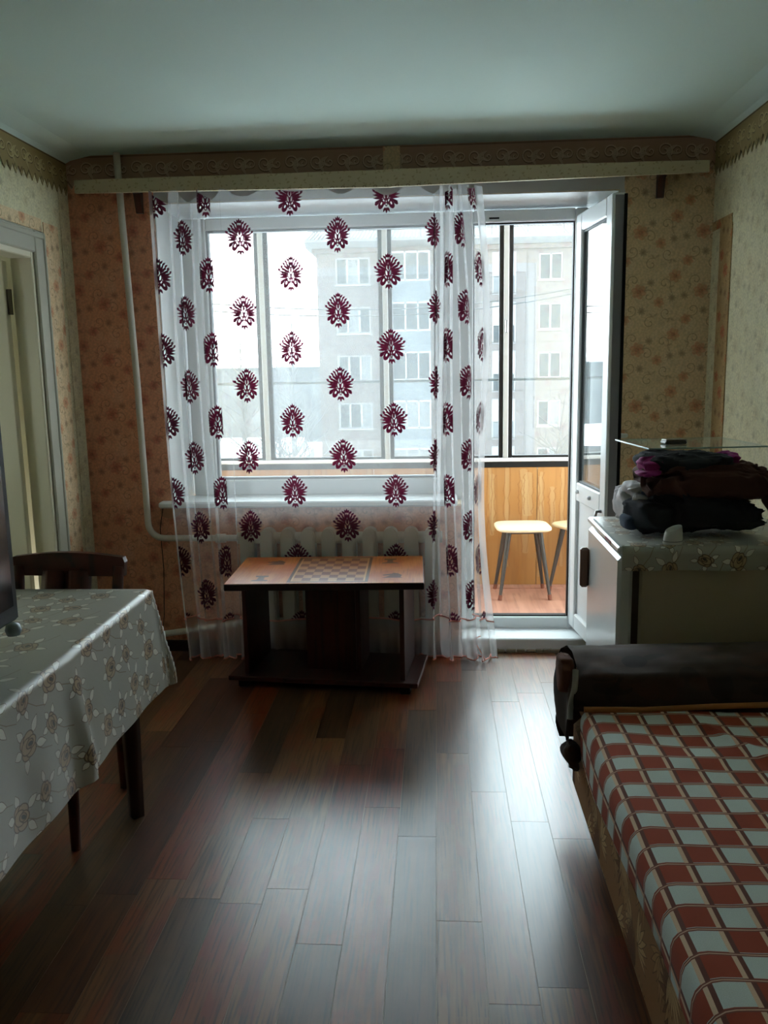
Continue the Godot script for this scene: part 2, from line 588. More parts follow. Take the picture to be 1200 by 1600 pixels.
func materials() -> void:
	M.white = plain(c8(226, 228, 228), 0.35)
	M.plaster = plain(c8(196, 196, 194), 0.8)
	M.ceiling = plain(c8(216, 238, 229), 0.75)
	M.cream_paint = plain(c8(214, 206, 178), 0.45)
	M.pipe = plain(c8(214, 206, 192), 0.4)
	M.dark = plain(c8(16, 15, 16), 0.5, 0.0, 0.35)
	M.glass = plain(Color(0.9, 0.95, 0.95, 0.06), 0.02)
	M.glass.transparency = BaseMaterial3D.TRANSPARENCY_ALPHA
	M.steel = plain(c8(150, 150, 150), 0.35, 0.9)
	# wallpapers
	M.paper = printed(tex(wallpaper(c8(228, 200, 158), c8(212, 134, 98), c8(144, 110, 80), c8(202, 166, 120), 0.72)), 0.75, Vector3(1 / 0.29, 1 / 0.272, 1 / 0.29))
	M.paper_rose = printed(tex(wallpaper(c8(226, 158, 122), c8(196, 104, 82), c8(140, 84, 62), c8(188, 130, 96), 0.6)), 0.75, Vector3(1 / 0.29, 1 / 0.272, 1 / 0.29))
	M.paper_pale = printed(tex(wallpaper(c8(222, 212, 174), c8(206, 190, 150), c8(176, 160, 122), c8(210, 198, 156), 0.55)), 0.75, Vector3(1 / 0.29, 1 / 0.272, 1 / 0.29))
	M.paper_rust = printed(tex(wallpaper(c8(184, 150, 98), c8(186, 92, 50), c8(140, 100, 56), c8(176, 136, 84), 1.0)), 0.75, Vector3(1 / 0.29, 1 / 0.272, 1 / 0.29))
	# border with scrolls
	for v in [["border", c8(182, 146, 122), c8(214, 184, 158), c8(124, 94, 74)], ["border_green", c8(146, 128, 80), c8(188, 170, 122), c8(84, 68, 32)]]:
		var b := canvas(512, 160, v[1])
		for n in 4:
			var x0 := 64.0 + n * 128.0
			var hand := 1.0 if n % 2 else -1.0
			for o in [[3.0, v[3], 10.0], [0.0, v[2], 6.0]]:
				p_line(b, spiral(Vector2(x0, 62 + o[0]), 38, 1.3, 0.6, hand), o[2], o[1], 0.9)
				p_line(b, spiral(Vector2(x0 + 62, 66 + o[0]), 24, 1.1, 3.6, -hand), o[2] * 0.8, o[1], 0.9)
				for l in 3:
					p_leaf(b, x0 + 10, 66 + o[0], -0.5 + l * 0.8, 58, 8, o[1], 0.8)
		for n in 8:
			var q := Vector2(32 + n * 64, 158)
			p_line(b, [q + Vector2(-30, 0), q + Vector2(0, -38), q + Vector2(30, 0)], 5, v[3], 0.8)
			p_line(b, [q + Vector2(-18, 0), q + Vector2(0, -22), q + Vector2(18, 0)], 4, v[2], 0.8)
		p_line(b, [Vector2(0, 6), Vector2(512, 6)], 6, v[3], 0.8)
		M[v[0]] = printed(tex(b), 0.75)
	# printed planks of the linoleum
	for n in 3:
		var w := wood_image(128, 1024, 11 + n * 5, c8(108, 72, 46), c8(158, 116, 78), [c8(164, 78, 38), c8(132, 96, 60), c8(152, 70, 38)][n], 0.18)
		M["grain_%d" % n] = tex(w)
	var tints := [Color(1, 0.96, 0.92), Color(0.78, 0.68, 0.6), Color(1.0, 0.72, 0.56), Color(0.82, 0.84, 0.84), Color(0.66, 0.5, 0.42), Color(1.0, 0.98, 0.9), Color(0.88, 0.6, 0.46), Color(0.72, 0.72, 0.7), Color(0.95, 0.82, 0.66)]
	var bump := ImageTexture.create_from_image(Image.create_from_data(256, 256, false, Image.FORMAT_L8, noise_bytes(256, 256, 256, 256, 0.012, 71, 3)))
	var k := 0
	for t in tints:
		var m := plain(Color(t.r * 0.86, t.g * 0.83, t.b * 0.8), 0.3, 0.0, 0.72)
		m.clearcoat_enabled = true
		m.clearcoat = 0.3
		m.clearcoat_roughness = 0.3
		m.albedo_texture = M["grain_%d" % (k % 3)]
		M["plank_%d" % k] = m
		k += 1
	M.seam = plain(c8(168, 148, 122), 0.5)
	# furniture woods
	M.red_wood = printed(tex(wood_image(128, 512, 41, c8(58, 22, 13), c8(90, 38, 22), c8(76, 28, 16))), 0.32, Vector3(2.2, 0.7, 2.2), Color.WHITE, false)
	M.dark_wood = printed(M.red_wood.albedo_texture, 0.35, Vector3(2.4, 0.8, 2.4), Color(0.45, 0.38, 0.36), false)
	M.table_wood = printed(M.red_wood.albedo_texture, 0.32, Vector3(2.2, 0.7, 2.2), Color(0.7, 0.58, 0.52), false)
	M.chair_wood = printed(M.red_wood.albedo_texture, 0.35, Vector3(0.9, 2.6, 2.6), Color(0.92, 0.8, 0.76), false)
	# plywood with water stains
	var ply := wood_image(256, 512, 51, c8(216, 160, 94), c8(226, 172, 104), c8(218, 158, 86), 0.03)
	for n in 14:
		var x := rng.randf() * 256
		var top := rng.randf() * 300
		var ln := 120 + rng.randf() * 260
		var ww := 4 + rng.randf() * 11
		for q in [[ww, c8(240, 206, 156), 0.6], [-1.0, c8(164, 104, 50), 0.4]]:
			if q[0] > 0:
				p_line(ply, [Vector2(x, top), Vector2(x + rng.randf() * 6, top + ln)], q[0], q[1], q[2])
			else:
				for s in [-1.0, 1.0]:
					var pts := []
					for u in 14:
						pts.append(Vector2(x + s * ww * 0.55 + rng.randf_range(-2.2, 2.2), top + ln * u / 13.0))
					p_line(ply, pts, 1.5, q[1], q[2])
	M.plywood = printed(tex(ply), 0.6, Vector3(1.1, 1.0, 1.1), Color(0.72, 0.68, 0.62))
	M.balcony_floor = printed(tex(wood_image(256, 256, 61, c8(160, 112, 92), c8(178, 130, 108), c8(170, 118, 98), 0.04)), 0.6, Vector3(1.2, 1.2, 1.2))
	# sheer curtain
	var cur := canvas(600, 432, Color(0.97, 0.965, 0.97, 0.245))
	medallion(cur, 150, 108, 78, c8(80, 15, 38))
	medallion(cur, 450, 324, 78, c8(80, 15, 38))
	M.curtain = printed(tex(cur), 0.8)
	M.curtain.transparency = BaseMaterial3D.TRANSPARENCY_ALPHA
	M.curtain.backlight_enabled = true
	M.curtain.backlight = Color(1, 1, 1)
	M.frill = printed(tex(canvas(8, 8, Color(0.93, 0.92, 0.92, 0.33))), 0.8)
	M.frill.transparency = BaseMaterial3D.TRANSPARENCY_ALPHA
	M.frill.backlight_enabled = true
	M.frill.backlight = Color(1, 1, 1)
	M.coral = plain(c8(206, 132, 118), 0.6)
	M.casing = plain(c8(176, 174, 156), 0.5)
	M.radiator = plain(c8(190, 178, 154), 0.45)
	M.grey_paint = plain(c8(158, 158, 156), 0.5)
	M.far_metal = plain(c8(26, 27, 30), 0.8)
	# satin table cloth with roses
	var cloth := canvas(512, 512, c8(172, 171, 160))
	var spots := [[80, 90, 36.0, 0.2], [300, 70, 34.0, -0.4], [450, 190, 36.0, 0.5], [190, 230, 36.0, -0.2], [340, 300, 36.0, 0.3], [70, 370, 36.0, 0.4], [240, 430, 36.0, 0.0], [430, 430, 34.0, -0.3], [190, 110, 28.0, 0.9], [80, 230, 28.0, -0.8], [400, 60, 28.0, 1.2], [330, 190, 26.0, -1.0], [150, 470, 28.0, 0.7], [340, 480, 28.0, -0.7]]
	for s in spots:
		p_line(cloth, [Vector2(s[0], s[1]), Vector2(s[0] + 36, s[1] - 56), Vector2(s[0] + 50, s[1] - 100)], 2.4, c8(120, 96, 64), 0.8)
		rose(cloth, s[0], s[1], s[2], s[3])
	M.tablecloth = printed(tex(cloth), 0.3, Vector3.ZERO, Color.WHITE)
	M.tablecloth.metallic_specular = 0.65
	M.tablecloth.rim_enabled = true
	M.tablecloth.rim = 0.4
	# checked blanket: two by two squares to a tile
	var fz := noise_bytes(256, 256, 256, 256, 0.3, 9)
	M.blanket = printed(tex(painted(256, 256, func(x: int, y: int) -> Color:
		var u := x % 128
		var v := y % 128
		var rust := (x / 128 + y / 128) % 2 == 0
		var c := c8(160, 62, 30) if rust else c8(206, 214, 208)
		if u < 16:
			c = c8(224, 190, 160)
		elif u < 32:
			c = c8(110, 58, 44)
		if (v > 2 and v < 9) or (v > 13 and v < 20):
			c = c8(128, 70, 52)
		elif v >= 9 and v <= 13:
			c = c8(214, 178, 150)
		var k2 := 0.9 + 0.2 * fz[y * 256 + x] / 255.0
		return Color(c.r * k2, c.g * k2, c.b * k2))), 0.95)
	M.blanket.rim_enabled = true
	M.blanket.rim = 0.1
	# sofa cover with big pale leaves
	var sofa := canvas(384, 384, c8(160, 116, 70))
	for n in 16:
		var x := rng.randf() * 384
		var y := rng.randf() * 384
		var a := rng.randf() * TAU
		for l in 7:
			p_leaf(sofa, x, y, a + (l - 3) * 0.28, 70 + rng.randf() * 30, 9, [c8(212, 178, 126), c8(186, 144, 92), c8(116, 76, 42)][n % 3], 0.85, c8(92, 62, 36))
	M.sofa = printed(tex(sofa), 0.85, Vector3(2.4, 2.4, 2.4))
	# brown velour throw
	var th := canvas(256, 256, c8(56, 39, 31))
	for n in 26:
		p_ellipse(th, rng.randf() * 256, rng.randf() * 256, 12 + rng.randf() * 24, 8 + rng.randf() * 14, rng.randf() * 3, c8(70, 42, 28) if n % 2 else c8(30, 21, 18), 0.6)
	M.throw = printed(tex(th), 0.95, Vector3(2.2, 2.2, 2.2))
	M.throw.rim_enabled = true
	M.throw.rim = 0.25
	M.lining = plain(c8(170, 166, 158), 0.95)
	# paper on the curtain board
	var bp := canvas(256, 128, c8(186, 172, 140))
	for n in 60:
		p_leaf(bp, rng.randf() * 256, rng.randf() * 128, rng.randf() * TAU, 12, 3, c8(150, 132, 98), 0.6)
	for n in 5:
		p_ellipse(bp, 26 + n * 51, 96, 9, 7, 0, c8(128, 108, 80), 0.8, 3.0)
	M.board_paper = printed(tex(bp), 0.75, Vector3(4.0, 8.0, 4.0))
	# chess table print
	var ch := wood_image(1024, 640, 81, c8(206, 124, 50), c8(226, 156, 80), c8(204, 110, 44), 0.06)
	var dk := c8(88, 48, 30)
	p_poly(ch, PackedVector2Array([Vector2(318, 24), Vector2(738, 24), Vector2(738, 616), Vector2(318, 616)]), dk)
	p_poly(ch, PackedVector2Array([Vector2(334, 44), Vector2(722, 44), Vector2(722, 596), Vector2(334, 596)]), c8(220, 190, 140))
	for i in 8:
		for j in 8:
			var a := Vector2(344 + i * 46, 54 + j * 66.5)
			p_poly(ch, PackedVector2Array([a, a + Vector2(46, 0), a + Vector2(46, 66.5), a + Vector2(0, 66.5)]), c8(198, 160, 116) if (i + j) % 2 else c8(126, 56, 32))
	for p in [[195, 150, 0], [170, 520, 1], [840, 130, 1], [860, 480, 0]]:
		var o := Vector2(p[0], p[1])
		var pts: PackedVector2Array
		if p[2] == 0:
			pts = PackedVector2Array([Vector2(-55, 50), Vector2(55, 50), Vector2(45, 30), Vector2(52, -10), Vector2(30, -50), Vector2(4, -62), Vector2(0, -46), Vector2(-52, -18), Vector2(-46, 0), Vector2(-10, -6), Vector2(-34, 30)])
		else:
			pts = PackedVector2Array([Vector2(-46, 60), Vector2(46, 60), Vector2(40, 40), Vector2(18, 30), Vector2(15, -26), Vector2(34, -32), Vector2(34, -60), Vector2(-34, -60), Vector2(-34, -32), Vector2(-15, -26), Vector2(-18, 30), Vector2(-40, 40)])
		for n in pts.size():
			pts[n] += o
		p_poly(ch, pts, dk, 0.92)
	M.chess = printed(tex(ch), 0.3, Vector3.ZERO, Color(0.86, 0.74, 0.62))
	# outside
	M.snow = plain(c8(236, 240, 244), 0.9)
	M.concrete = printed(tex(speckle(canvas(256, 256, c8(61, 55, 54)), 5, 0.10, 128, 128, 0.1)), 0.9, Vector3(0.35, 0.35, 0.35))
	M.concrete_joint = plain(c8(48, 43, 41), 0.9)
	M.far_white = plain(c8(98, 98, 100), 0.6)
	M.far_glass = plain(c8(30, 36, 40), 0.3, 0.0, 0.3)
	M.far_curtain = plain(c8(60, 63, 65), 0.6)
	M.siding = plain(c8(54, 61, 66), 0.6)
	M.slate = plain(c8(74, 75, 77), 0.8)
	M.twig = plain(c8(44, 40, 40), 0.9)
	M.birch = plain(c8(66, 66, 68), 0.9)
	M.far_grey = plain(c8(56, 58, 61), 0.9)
	M.black_cloth = plain(c8(36, 38, 47), 0.95)
	M.denim = plain(c8(58, 68, 88), 0.95)
	M.coat = plain(c8(86, 54, 47), 0.95)
	M.magenta = plain(c8(146, 30, 112), 0.75)
	M.bag = plain(c8(196, 190, 192), 0.6)
	M.beige = plain(c8(190, 177, 152), 0.5)
	M.enamel = plain(c8(222, 224, 224), 0.22)
	M.handle_brown = plain(c8(112, 80, 64), 0.4)
	M.gasket = plain(c8(74, 54, 42), 0.6)


# ---------------------------------------------------------------- the room

func structure(called: String, mesh: Mesh, m: Material, label: String, category: String) -> MeshInstance3D:
	var o := put(called, mesh, m)
	tag(o, label, category, "", "structure")
	return o


func room_shell() -> void:
	var back := structure("wall_back", wall_grid([XL - 0.2, -1.362, 0.12, 0.862, XR + 0.2], [-0.12, 0.772, 2.26, YC + 0.22], [XL - 0.2, -1.275, 0.12, 0.75, XR + 0.2], [-0.12, 0.772, 2.205, YC + 0.22], -D, -D - 0.36, [Vector2i(1, 1), Vector2i(2, 0), Vector2i(2, 1)]), M.paper, "window wall with beige flowered paper to the right of the balcony door", "wall")
	put("wallpaper", span_mesh(Vector3(XL, 0, -D), Vector3(-1.364, 2.36, -D + 0.003)), M.paper_rose, back)
	put("wallpaper", span_mesh(Vector3(-1.364, 0, -D), Vector3(0.118, 0.765, -D + 0.003)), M.paper_rose, back)
	put("plaster_band", span_mesh(Vector3(-1.362, 2.262, -D), Vector3(0.885, 2.33, -D + 0.004)), M.plaster, back)
	put("plaster_edge", span_mesh(Vector3(0.864, 0, -D), Vector3(0.888, 2.262, -D + 0.004)), M.plaster, back)
	# reveals painted white
	var st := begin()
	for e in [[Vector3(-1.361, 0.8, -D), Vector3(-1.361, 2.26, -D), Vector3(-1.274, 2.204, -D - 0.36), Vector3(-1.274, 0.8, -D - 0.36), Vector3(1, 0, 0)], [Vector3(-1.361, 2.2595, -D), Vector3(0.861, 2.2595, -D), Vector3(0.749, 2.2045, -D - 0.36), Vector3(-1.274, 2.2045, -D - 0.36), Vector3(0, -1, 0)], [Vector3(0.861, 0, -D), Vector3(0.861, 2.26, -D), Vector3(0.749, 2.204, -D - 0.36), Vector3(0.749, 0, -D - 0.36), Vector3(-1, 0, 0)], [Vector3(0.121, 0, -D), Vector3(0.121, 0.77, -D), Vector3(0.121, 0.77, -D - 0.36), Vector3(0.121, 0, -D - 0.36), Vector3(1, 0, 0)]]:
		var o: Vector3 = e[4] * 0.003
		quad(st, e[0] + o, e[1] + o, e[2] + o, e[3] + o, e[4])
		for q in [[0, 1], [1, 2], [2, 3], [3, 0]]:
			quad(st, e[q[0]], e[q[1]], e[q[1]] + o, e[q[0]] + o, Vector3(0, 0, 1))
	put("reveal_lining", done(st), M.white, back)
	# left wall with the doorway, right wall, the wall behind the camera
	var lp := Transform3D(Basis(Vector3(0, 0, -1), Vector3(0, 1, 0), Vector3(1, 0, 0)), Vector3.ZERO)
	var left := structure("wall_left", wall_grid([-1.4, 2.98, 3.83, D + 0.36], [-0.12, 2.0, YC + 0.22], [-1.4, 2.98, 3.83, D + 0.36], [-0.12, 2.0, YC + 0.22], XL, XL - 0.09, [Vector2i(1, 0)], lp), M.paper_pale, "left wall in pale yellow paper with the open doorway", "wall")
	put("wallpaper", span_mesh(Vector3(XL, 0, -4.25), Vector3(XL + 0.003, 2.33, -4.14)), M.paper_pale, left)
	put("wallpaper", span_mesh(Vector3(XL, 0, -4.10), Vector3(XL + 0.004, 2.14, -3.95)), M.paper, left)
	put("wallpaper", span_mesh(Vector3(XL, 2.095, -3.93), Vector3(XL + 0.004, 2.15, -2.8)), M.paper, left)
	var rp := Transform3D(Basis(Vector3(0, 0, 1), Vector3(0, 1, 0), Vector3(-1, 0, 0)), Vector3.ZERO)
	var right := structure("wall_right", wall_grid([-D - 0.36, 1.4], [-0.12, YC + 0.22], [-D - 0.36, 1.4], [-0.12, YC + 0.22], -XR, -XR - 0.2, [], rp), M.paper_pale, "right wall in pale worn paper above the sofa", "wall")
	put("wallpaper", span_mesh(Vector3(XR - 0.004, 0, -4.13), Vector3(XR, 2.06, -3.97)), M.paper_rust, right)
	put("wallpaper", span_mesh(Vector3(XR - 0.003, 2.06, -4.25), Vector3(XR, 2.10, -3.98)), M.paper_rust, right)
	structure("wall_rear", span_mesh(Vector3(XL - 0.2, -0.12, 1.2), Vector3(XR + 0.2, YC + 0.22, 1.4)), M.paper_pale, "plain wall behind the camera", "wall")
	structure("ceiling", span_mesh(Vector3(XL - 0.2, YC, -D - 0.36), Vector3(XR + 0.2, YC + 0.2, 1.4)), M.ceiling, "whitewashed ceiling with a greenish cast", "ceiling")
	# painted cove strips along the side walls
	for s in [-1.0, 1.0]:
		var pts := PackedVector2Array([Vector2(0, 0), Vector2(0, -0.035), Vector2(0.03, -0.02), Vector2(0.13, 0)])
		var m2 := begin()
		var x := XL if s < 0 else XR
		prism(m2, pts, -D, 1.2, Transform3D(Basis(Vector3(-s, 0, 0), Vector3(0, 1, 0), Vector3(0, 0, 1)), Vector3(x, YC, 0)))
		structure("trim_%d" % (1 if s < 0 else 2), done(m2), M.ceiling, "rounded whitewashed cove where the ceiling meets the %s wall" % ("left" if s < 0 else "right"), "trim")
	# paper border with a leaf-cut lower edge, along three walls
	var n := 3
	for w in [[Transform3D(Basis(), Vector3(0, 0, -D + 0.004)), XL, XR, "border", "brown scrollwork paper border above the curtain board"], [Transform3D(Basis(Vector3(0, 0, -1), Vector3(0, 1, 0), Vector3(1, 0, 0)), Vector3(XL + 0.004, 0, 0)), -1.2, D, "border_green", "olive scrollwork paper border along the top of the left wall"], [Transform3D(Basis(Vector3(0, 0, 1), Vector3(0, 1, 0), Vector3(-1, 0, 0)), Vector3(XR - 0.004, 0, 0)), -D, 1.2, "border_green", "olive scrollwork paper border along the top of the right wall"]]:
		var s2 := begin()
		var top := YC - (0.03 if w[3] == "border_green" else 0.0)
		var a: float = w[1]
		while a < w[2] - 0.001:
			var b := minf(a + 0.05, w[2])
			var m := (a + b) / 2.0
			for q in [[a, 0.0, a, 0.118, m, 0.155, m, 0.0], [m, 0.0, m, 0.155, b, 0.118, b, 0.0]]:
				var p := []
				var uv := []
				for e in 4:
					p.append(w[0] * Vector3(q[e * 2], top - q[e * 2 + 1], 0.0015))
					uv.append(Vector2(q[e * 2] / 0.5, q[e * 2 + 1] / 0.155))
				quad(s2, p[0], p[1], p[2], p[3], w[0].basis * Vector3(0, 0, 1), uv)
				quad(s2, p[1], p[2], p[2] - w[0].basis * Vector3(0, 0, 0.002), p[1] - w[0].basis * Vector3(0, 0, 0.002), Vector3(0, -1, 0))
			a = b
		var tr := structure("trim_%d" % n, done(s2), M[w[3]], w[4], "trim")
		if n == 3:
			put("paper_gap", span_mesh(Vector3(-0.245, YC - 0.15, -D + 0.005), Vector3(-0.165, YC - 0.004, -D + 0.008)), M.paper, tr)
		n += 1
	# skirting
	structure("baseboard_back", span_mesh(Vector3(XL, 0, -D + 0.003), Vector3(0.11, 0.06, -D + 0.02), 0.004), M.dark_wood, "low dark skirting under the window", "skirting")
	structure("baseboard_left", span_mesh(Vector3(XL, 0, -D), Vector3(XL + 0.015, 0.06, -3.93), 0.004), M.dark_wood, "low dark skirting between the doorway and the corner", "skirting")


func floor_planks() -> void:
	var base := structure("floor", span_mesh(Vector3(-3.3, -0.12, -D - 0.02), Vector3(XR + 0.2, -0.0014, 1.4)), M.seam, "wood-patterned floor of long narrow planks", "floor")
	var w := 0.121
	var gap := 0.0012
	var shapes := 0
	for i in range(-15, 12):
		var x0 := maxf(-0.011 + i * w, XL)
		var x1 := minf(-0.011 + (i + 1) * w, XR)
		if x1 - x0 < 0.01:
			continue
		var z := -D + 0.001 - rng.randf() * 0.9
		while z < 0.6:
			var ln: float = [0.45, 0.75, 1.0, 1.2][rng.randi() % 4]
			var a := maxf(z, -D + 0.001)
			var b := minf(z + ln, 1.2)
			z += ln
			if b - a < 0.03:
				continue
			var st := begin()
			var u0 := rng.randf()
			var lo := Vector3(x0 + gap / 2, -0.004, a + gap / 2)
			var hi := Vector3(x1 - gap / 2, 0.0, b - gap / 2)
			var fl := 1.0 if rng.randf() < 0.5 else -1.0
			var uv := func(p: Vector3) -> Vector2:
				return Vector2((p.x - x0) / 0.121 * 0.9 * fl, u0 + p.z / 1.1)
			var top := [Vector3(lo.x, 0, lo.z), Vector3(hi.x, 0, lo.z), Vector3(hi.x, 0, hi.z), Vector3(lo.x, 0, hi.z)]
			quad(st, top[0], top[1], top[2], top[3], Vector3.UP, [uv.call(top[0]), uv.call(top[1]), uv.call(top[2]), uv.call(top[3])])
			for e in 4:
				var p: Vector3 = top[e]
				var q: Vector3 = top[(e + 1) % 4]
				quad(st, p, q, Vector3(q.x, lo.y, q.z), Vector3(p.x, lo.y, p.z), (p + q) / 2 - (lo + hi) / 2)
			put("plank", done(st), M["plank_%d" % (rng.randi() % 9)], base)
			shapes += 1
	var rest := span_mesh(Vector3(XL, -0.004, 0.62), Vector3(XR, -0.0005, 1.2))
	put("floor_rest", rest, M.plank_1, base)


# ---------------------------------------------------------------- window, balcony door

func window_and_door() -> void:
	var zf := -D - 0.17
	var zb := zf - 0.07
	var win := thing("window_1", "wide white plastic window behind the curtain", "window", Vector3.ZERO, 0, "", "structure")
	var st := begin()
	frame_bars(st, -1.29, 0.80, 0.075, 2.215, [0.125, 0.075, 0.085, 0.058], zb, zf)
	put("window_frame", done(st), M.white, win)
	st = begin()
	frame_bars(st, -1.165, 0.885, 0.0, 2.157, [0.012, 0.012, 0.012, 0.012], zb + 0.015, zf - 0.012, 0.003)
	put("glazing_bead", done(st), plain(c8(120, 122, 124), 0.6), win)
	put("pane", span_mesh(Vector3(-1.16, 0.89, zf - 0.034), Vector3(-0.005, 2.152, zf - 0.030)), M.glass, win)
	put("window_sill", span_mesh(Vector3(-1.415, 0.772, zf - 0.01), Vector3(0.10, 0.803, -4.185), 0.008), M.white, win)
	# balcony door: frame, threshold and the leaf that stands open into the room
	var door := thing("door_1", "white balcony door standing open into the room", "door", Vector3.ZERO, 0, "", "structure")
	st = begin()
	frame_bars(st, 0.075, 0.055, 0.752, 2.215, [0.112, 0.062, 0.075, 0.058], zb, zf)
	put("door_frame", done(st), M.white, door)
	st = begin()
	frame_bars(st, 0.187, 0.13, 0.69, 2.157, [0.007, 0.007, 0.007, 0.007], zb + 0.01, zf - 0.02, 0.002)
	put("rubber_seal", done(st), M.dark, door)
	put("vent_slot", span_mesh(Vector3(0.265, 2.172, zf), Vector3(0.315, 2.18, zf + 0.004), 0.001), M.dark, door)
	st = begin()
	span(st, Vector3(0.122, 0.0, zf + 0.002), Vector3(0.858, 0.071, -D + 0.015), 0.006)
	put("threshold", done(st), M.white, door)
	st = begin()
	for k in 16:
		var x := 0.14 + k * 0.045 + rng.randf() * 0.02
		box(st, Vector3(x, 0.008, -D + 0.02), Vector3(0.03 + rng.randf() * 0.02, 0.012 + rng.randf() * 0.012, 0.012), 0.004, Transform3D())
	put("filler_foam", done(st), plain(c8(150, 140, 120), 0.9), door)
	# the leaf lies in its own x (from the hinge outwards), y, z (its face looks to the left)
	var d := Vector3(0.062, 0, 0.535).normalized()
	var nrm := Vector3(-d.z, 0, d.x)
	var place := Transform3D(Basis(d, Vector3.UP, d.cross(Vector3.UP)), Vector3(0.692, 0, zf + 0.012))
	var w := 0.555
	var y0 := 0.095
	var y1 := 2.178
	# the side that looks left is local +z or -z: pick by the normal
	var sgn := 1.0 if place.basis.z.dot(nrm) > 0 else -1.0
	var t0 := -0.062 * sgn
	var leaf := MeshInstance3D.new()
	leaf.name = "door_leaf"
	st = begin()
	var za := minf(t0, 0.0)
	var zc := maxf(t0, 0.0)
	frame_bars(st, 0.0, y0, w, y1, [0.085, 0.085, 0.085, 0.085], za, zc)
	span(st, Vector3(0.085, 0.775, za), Vector3(w - 0.085, 0.868, zc), 0.005)
	leaf.mesh = done(st)
	leaf.material_override = M.white
	leaf.transform = place
	door.add_child(leaf)
	put("pane", span_mesh(Vector3(0.083, 0.866, t0 * 0.5 - 0.012), Vector3(w - 0.083, y1 - 0.083, t0 * 0.5 - 0.008)), M.glass, leaf)
	put("pane", span_mesh(Vector3(0.083, 0.866, t0 * 0.5 + 0.008), Vector3(w - 0.083, y1 - 0.083, t0 * 0.5 + 0.012)), M.glass, leaf)
	st = begin()
	frame_bars(st, 0.085, 0.868, w - 0.085, y1 - 0.085, [0.01, 0.01, 0.01, 0.01], za + 0.012, zc - 0.012, 0.002)
	put("rubber_seal", done(st), plain(c8(60, 62, 66), 0.6), leaf)
	put("panel", span_mesh(Vector3(0.083, y0 + 0.083, za + 0.016), Vector3(w - 0.083, 0.778, zc - 0.016), 0.004), M.white, leaf)
	st = begin()
	span(st, Vector3(w - 0.0005, y0 + 0.01, t0 * 0.2), Vector3(w + 0.003, y1 - 0.01, t0 * 0.78), 0.001)
	put("shaded_edge", done(st), plain(c8(128, 126, 132), 0.5), leaf)  # grey strip: shade on the white leaf edge, put into the colour
	put("edge_seal", span_mesh(Vector3(w - 0.0005, y0 + 0.005, t0 * 0.8), Vector3(w + 0.005, y1 - 0.005, t0 * 1.03), 0.001), M.dark, leaf)
	for x in [0.12, 0.33]:
		st = begin()
		lathe(st, [Vector2(0, 0.016), Vector2(0.008, 0.014), Vector2(0.011, 0.006), Vector2(0.009, 0.0)], 14, Transform3D(Basis(Vector3(1, 0, 0), Vector3(0, 0, sgn), Vector3(0, 1, 0)), Vector3(x, 0.825, 0)))
		put("screw_cap", done(st), M.white, leaf)
	put("pull_lever", tube_mesh([Vector3(w - 0.05, 0.79, 0.0), Vector3(w - 0.05, 0.79, 0.022 * sgn), Vector3(w - 0.055, 0.765, 0.026 * sgn), Vector3(w - 0.075, 0.74, 0.026 * sgn)], [0.008, 0.008, 0.007, 0.006], 8), M.steel, leaf)
	put("door_handle", tube_mesh([Vector3(w - 0.05, 1.135, t0), Vector3(w - 0.05, 1.135, t0 - 0.035 * sgn), Vector3(w - 0.055, 1.135, t0 - 0.045 * sgn), Vector3(w - 0.16, 1.13, t0 - 0.045 * sgn)], [0.011, 0.011, 0.01, 0.009], 10), M.white, leaf)


# ---------------------------------------------------------------- balcony

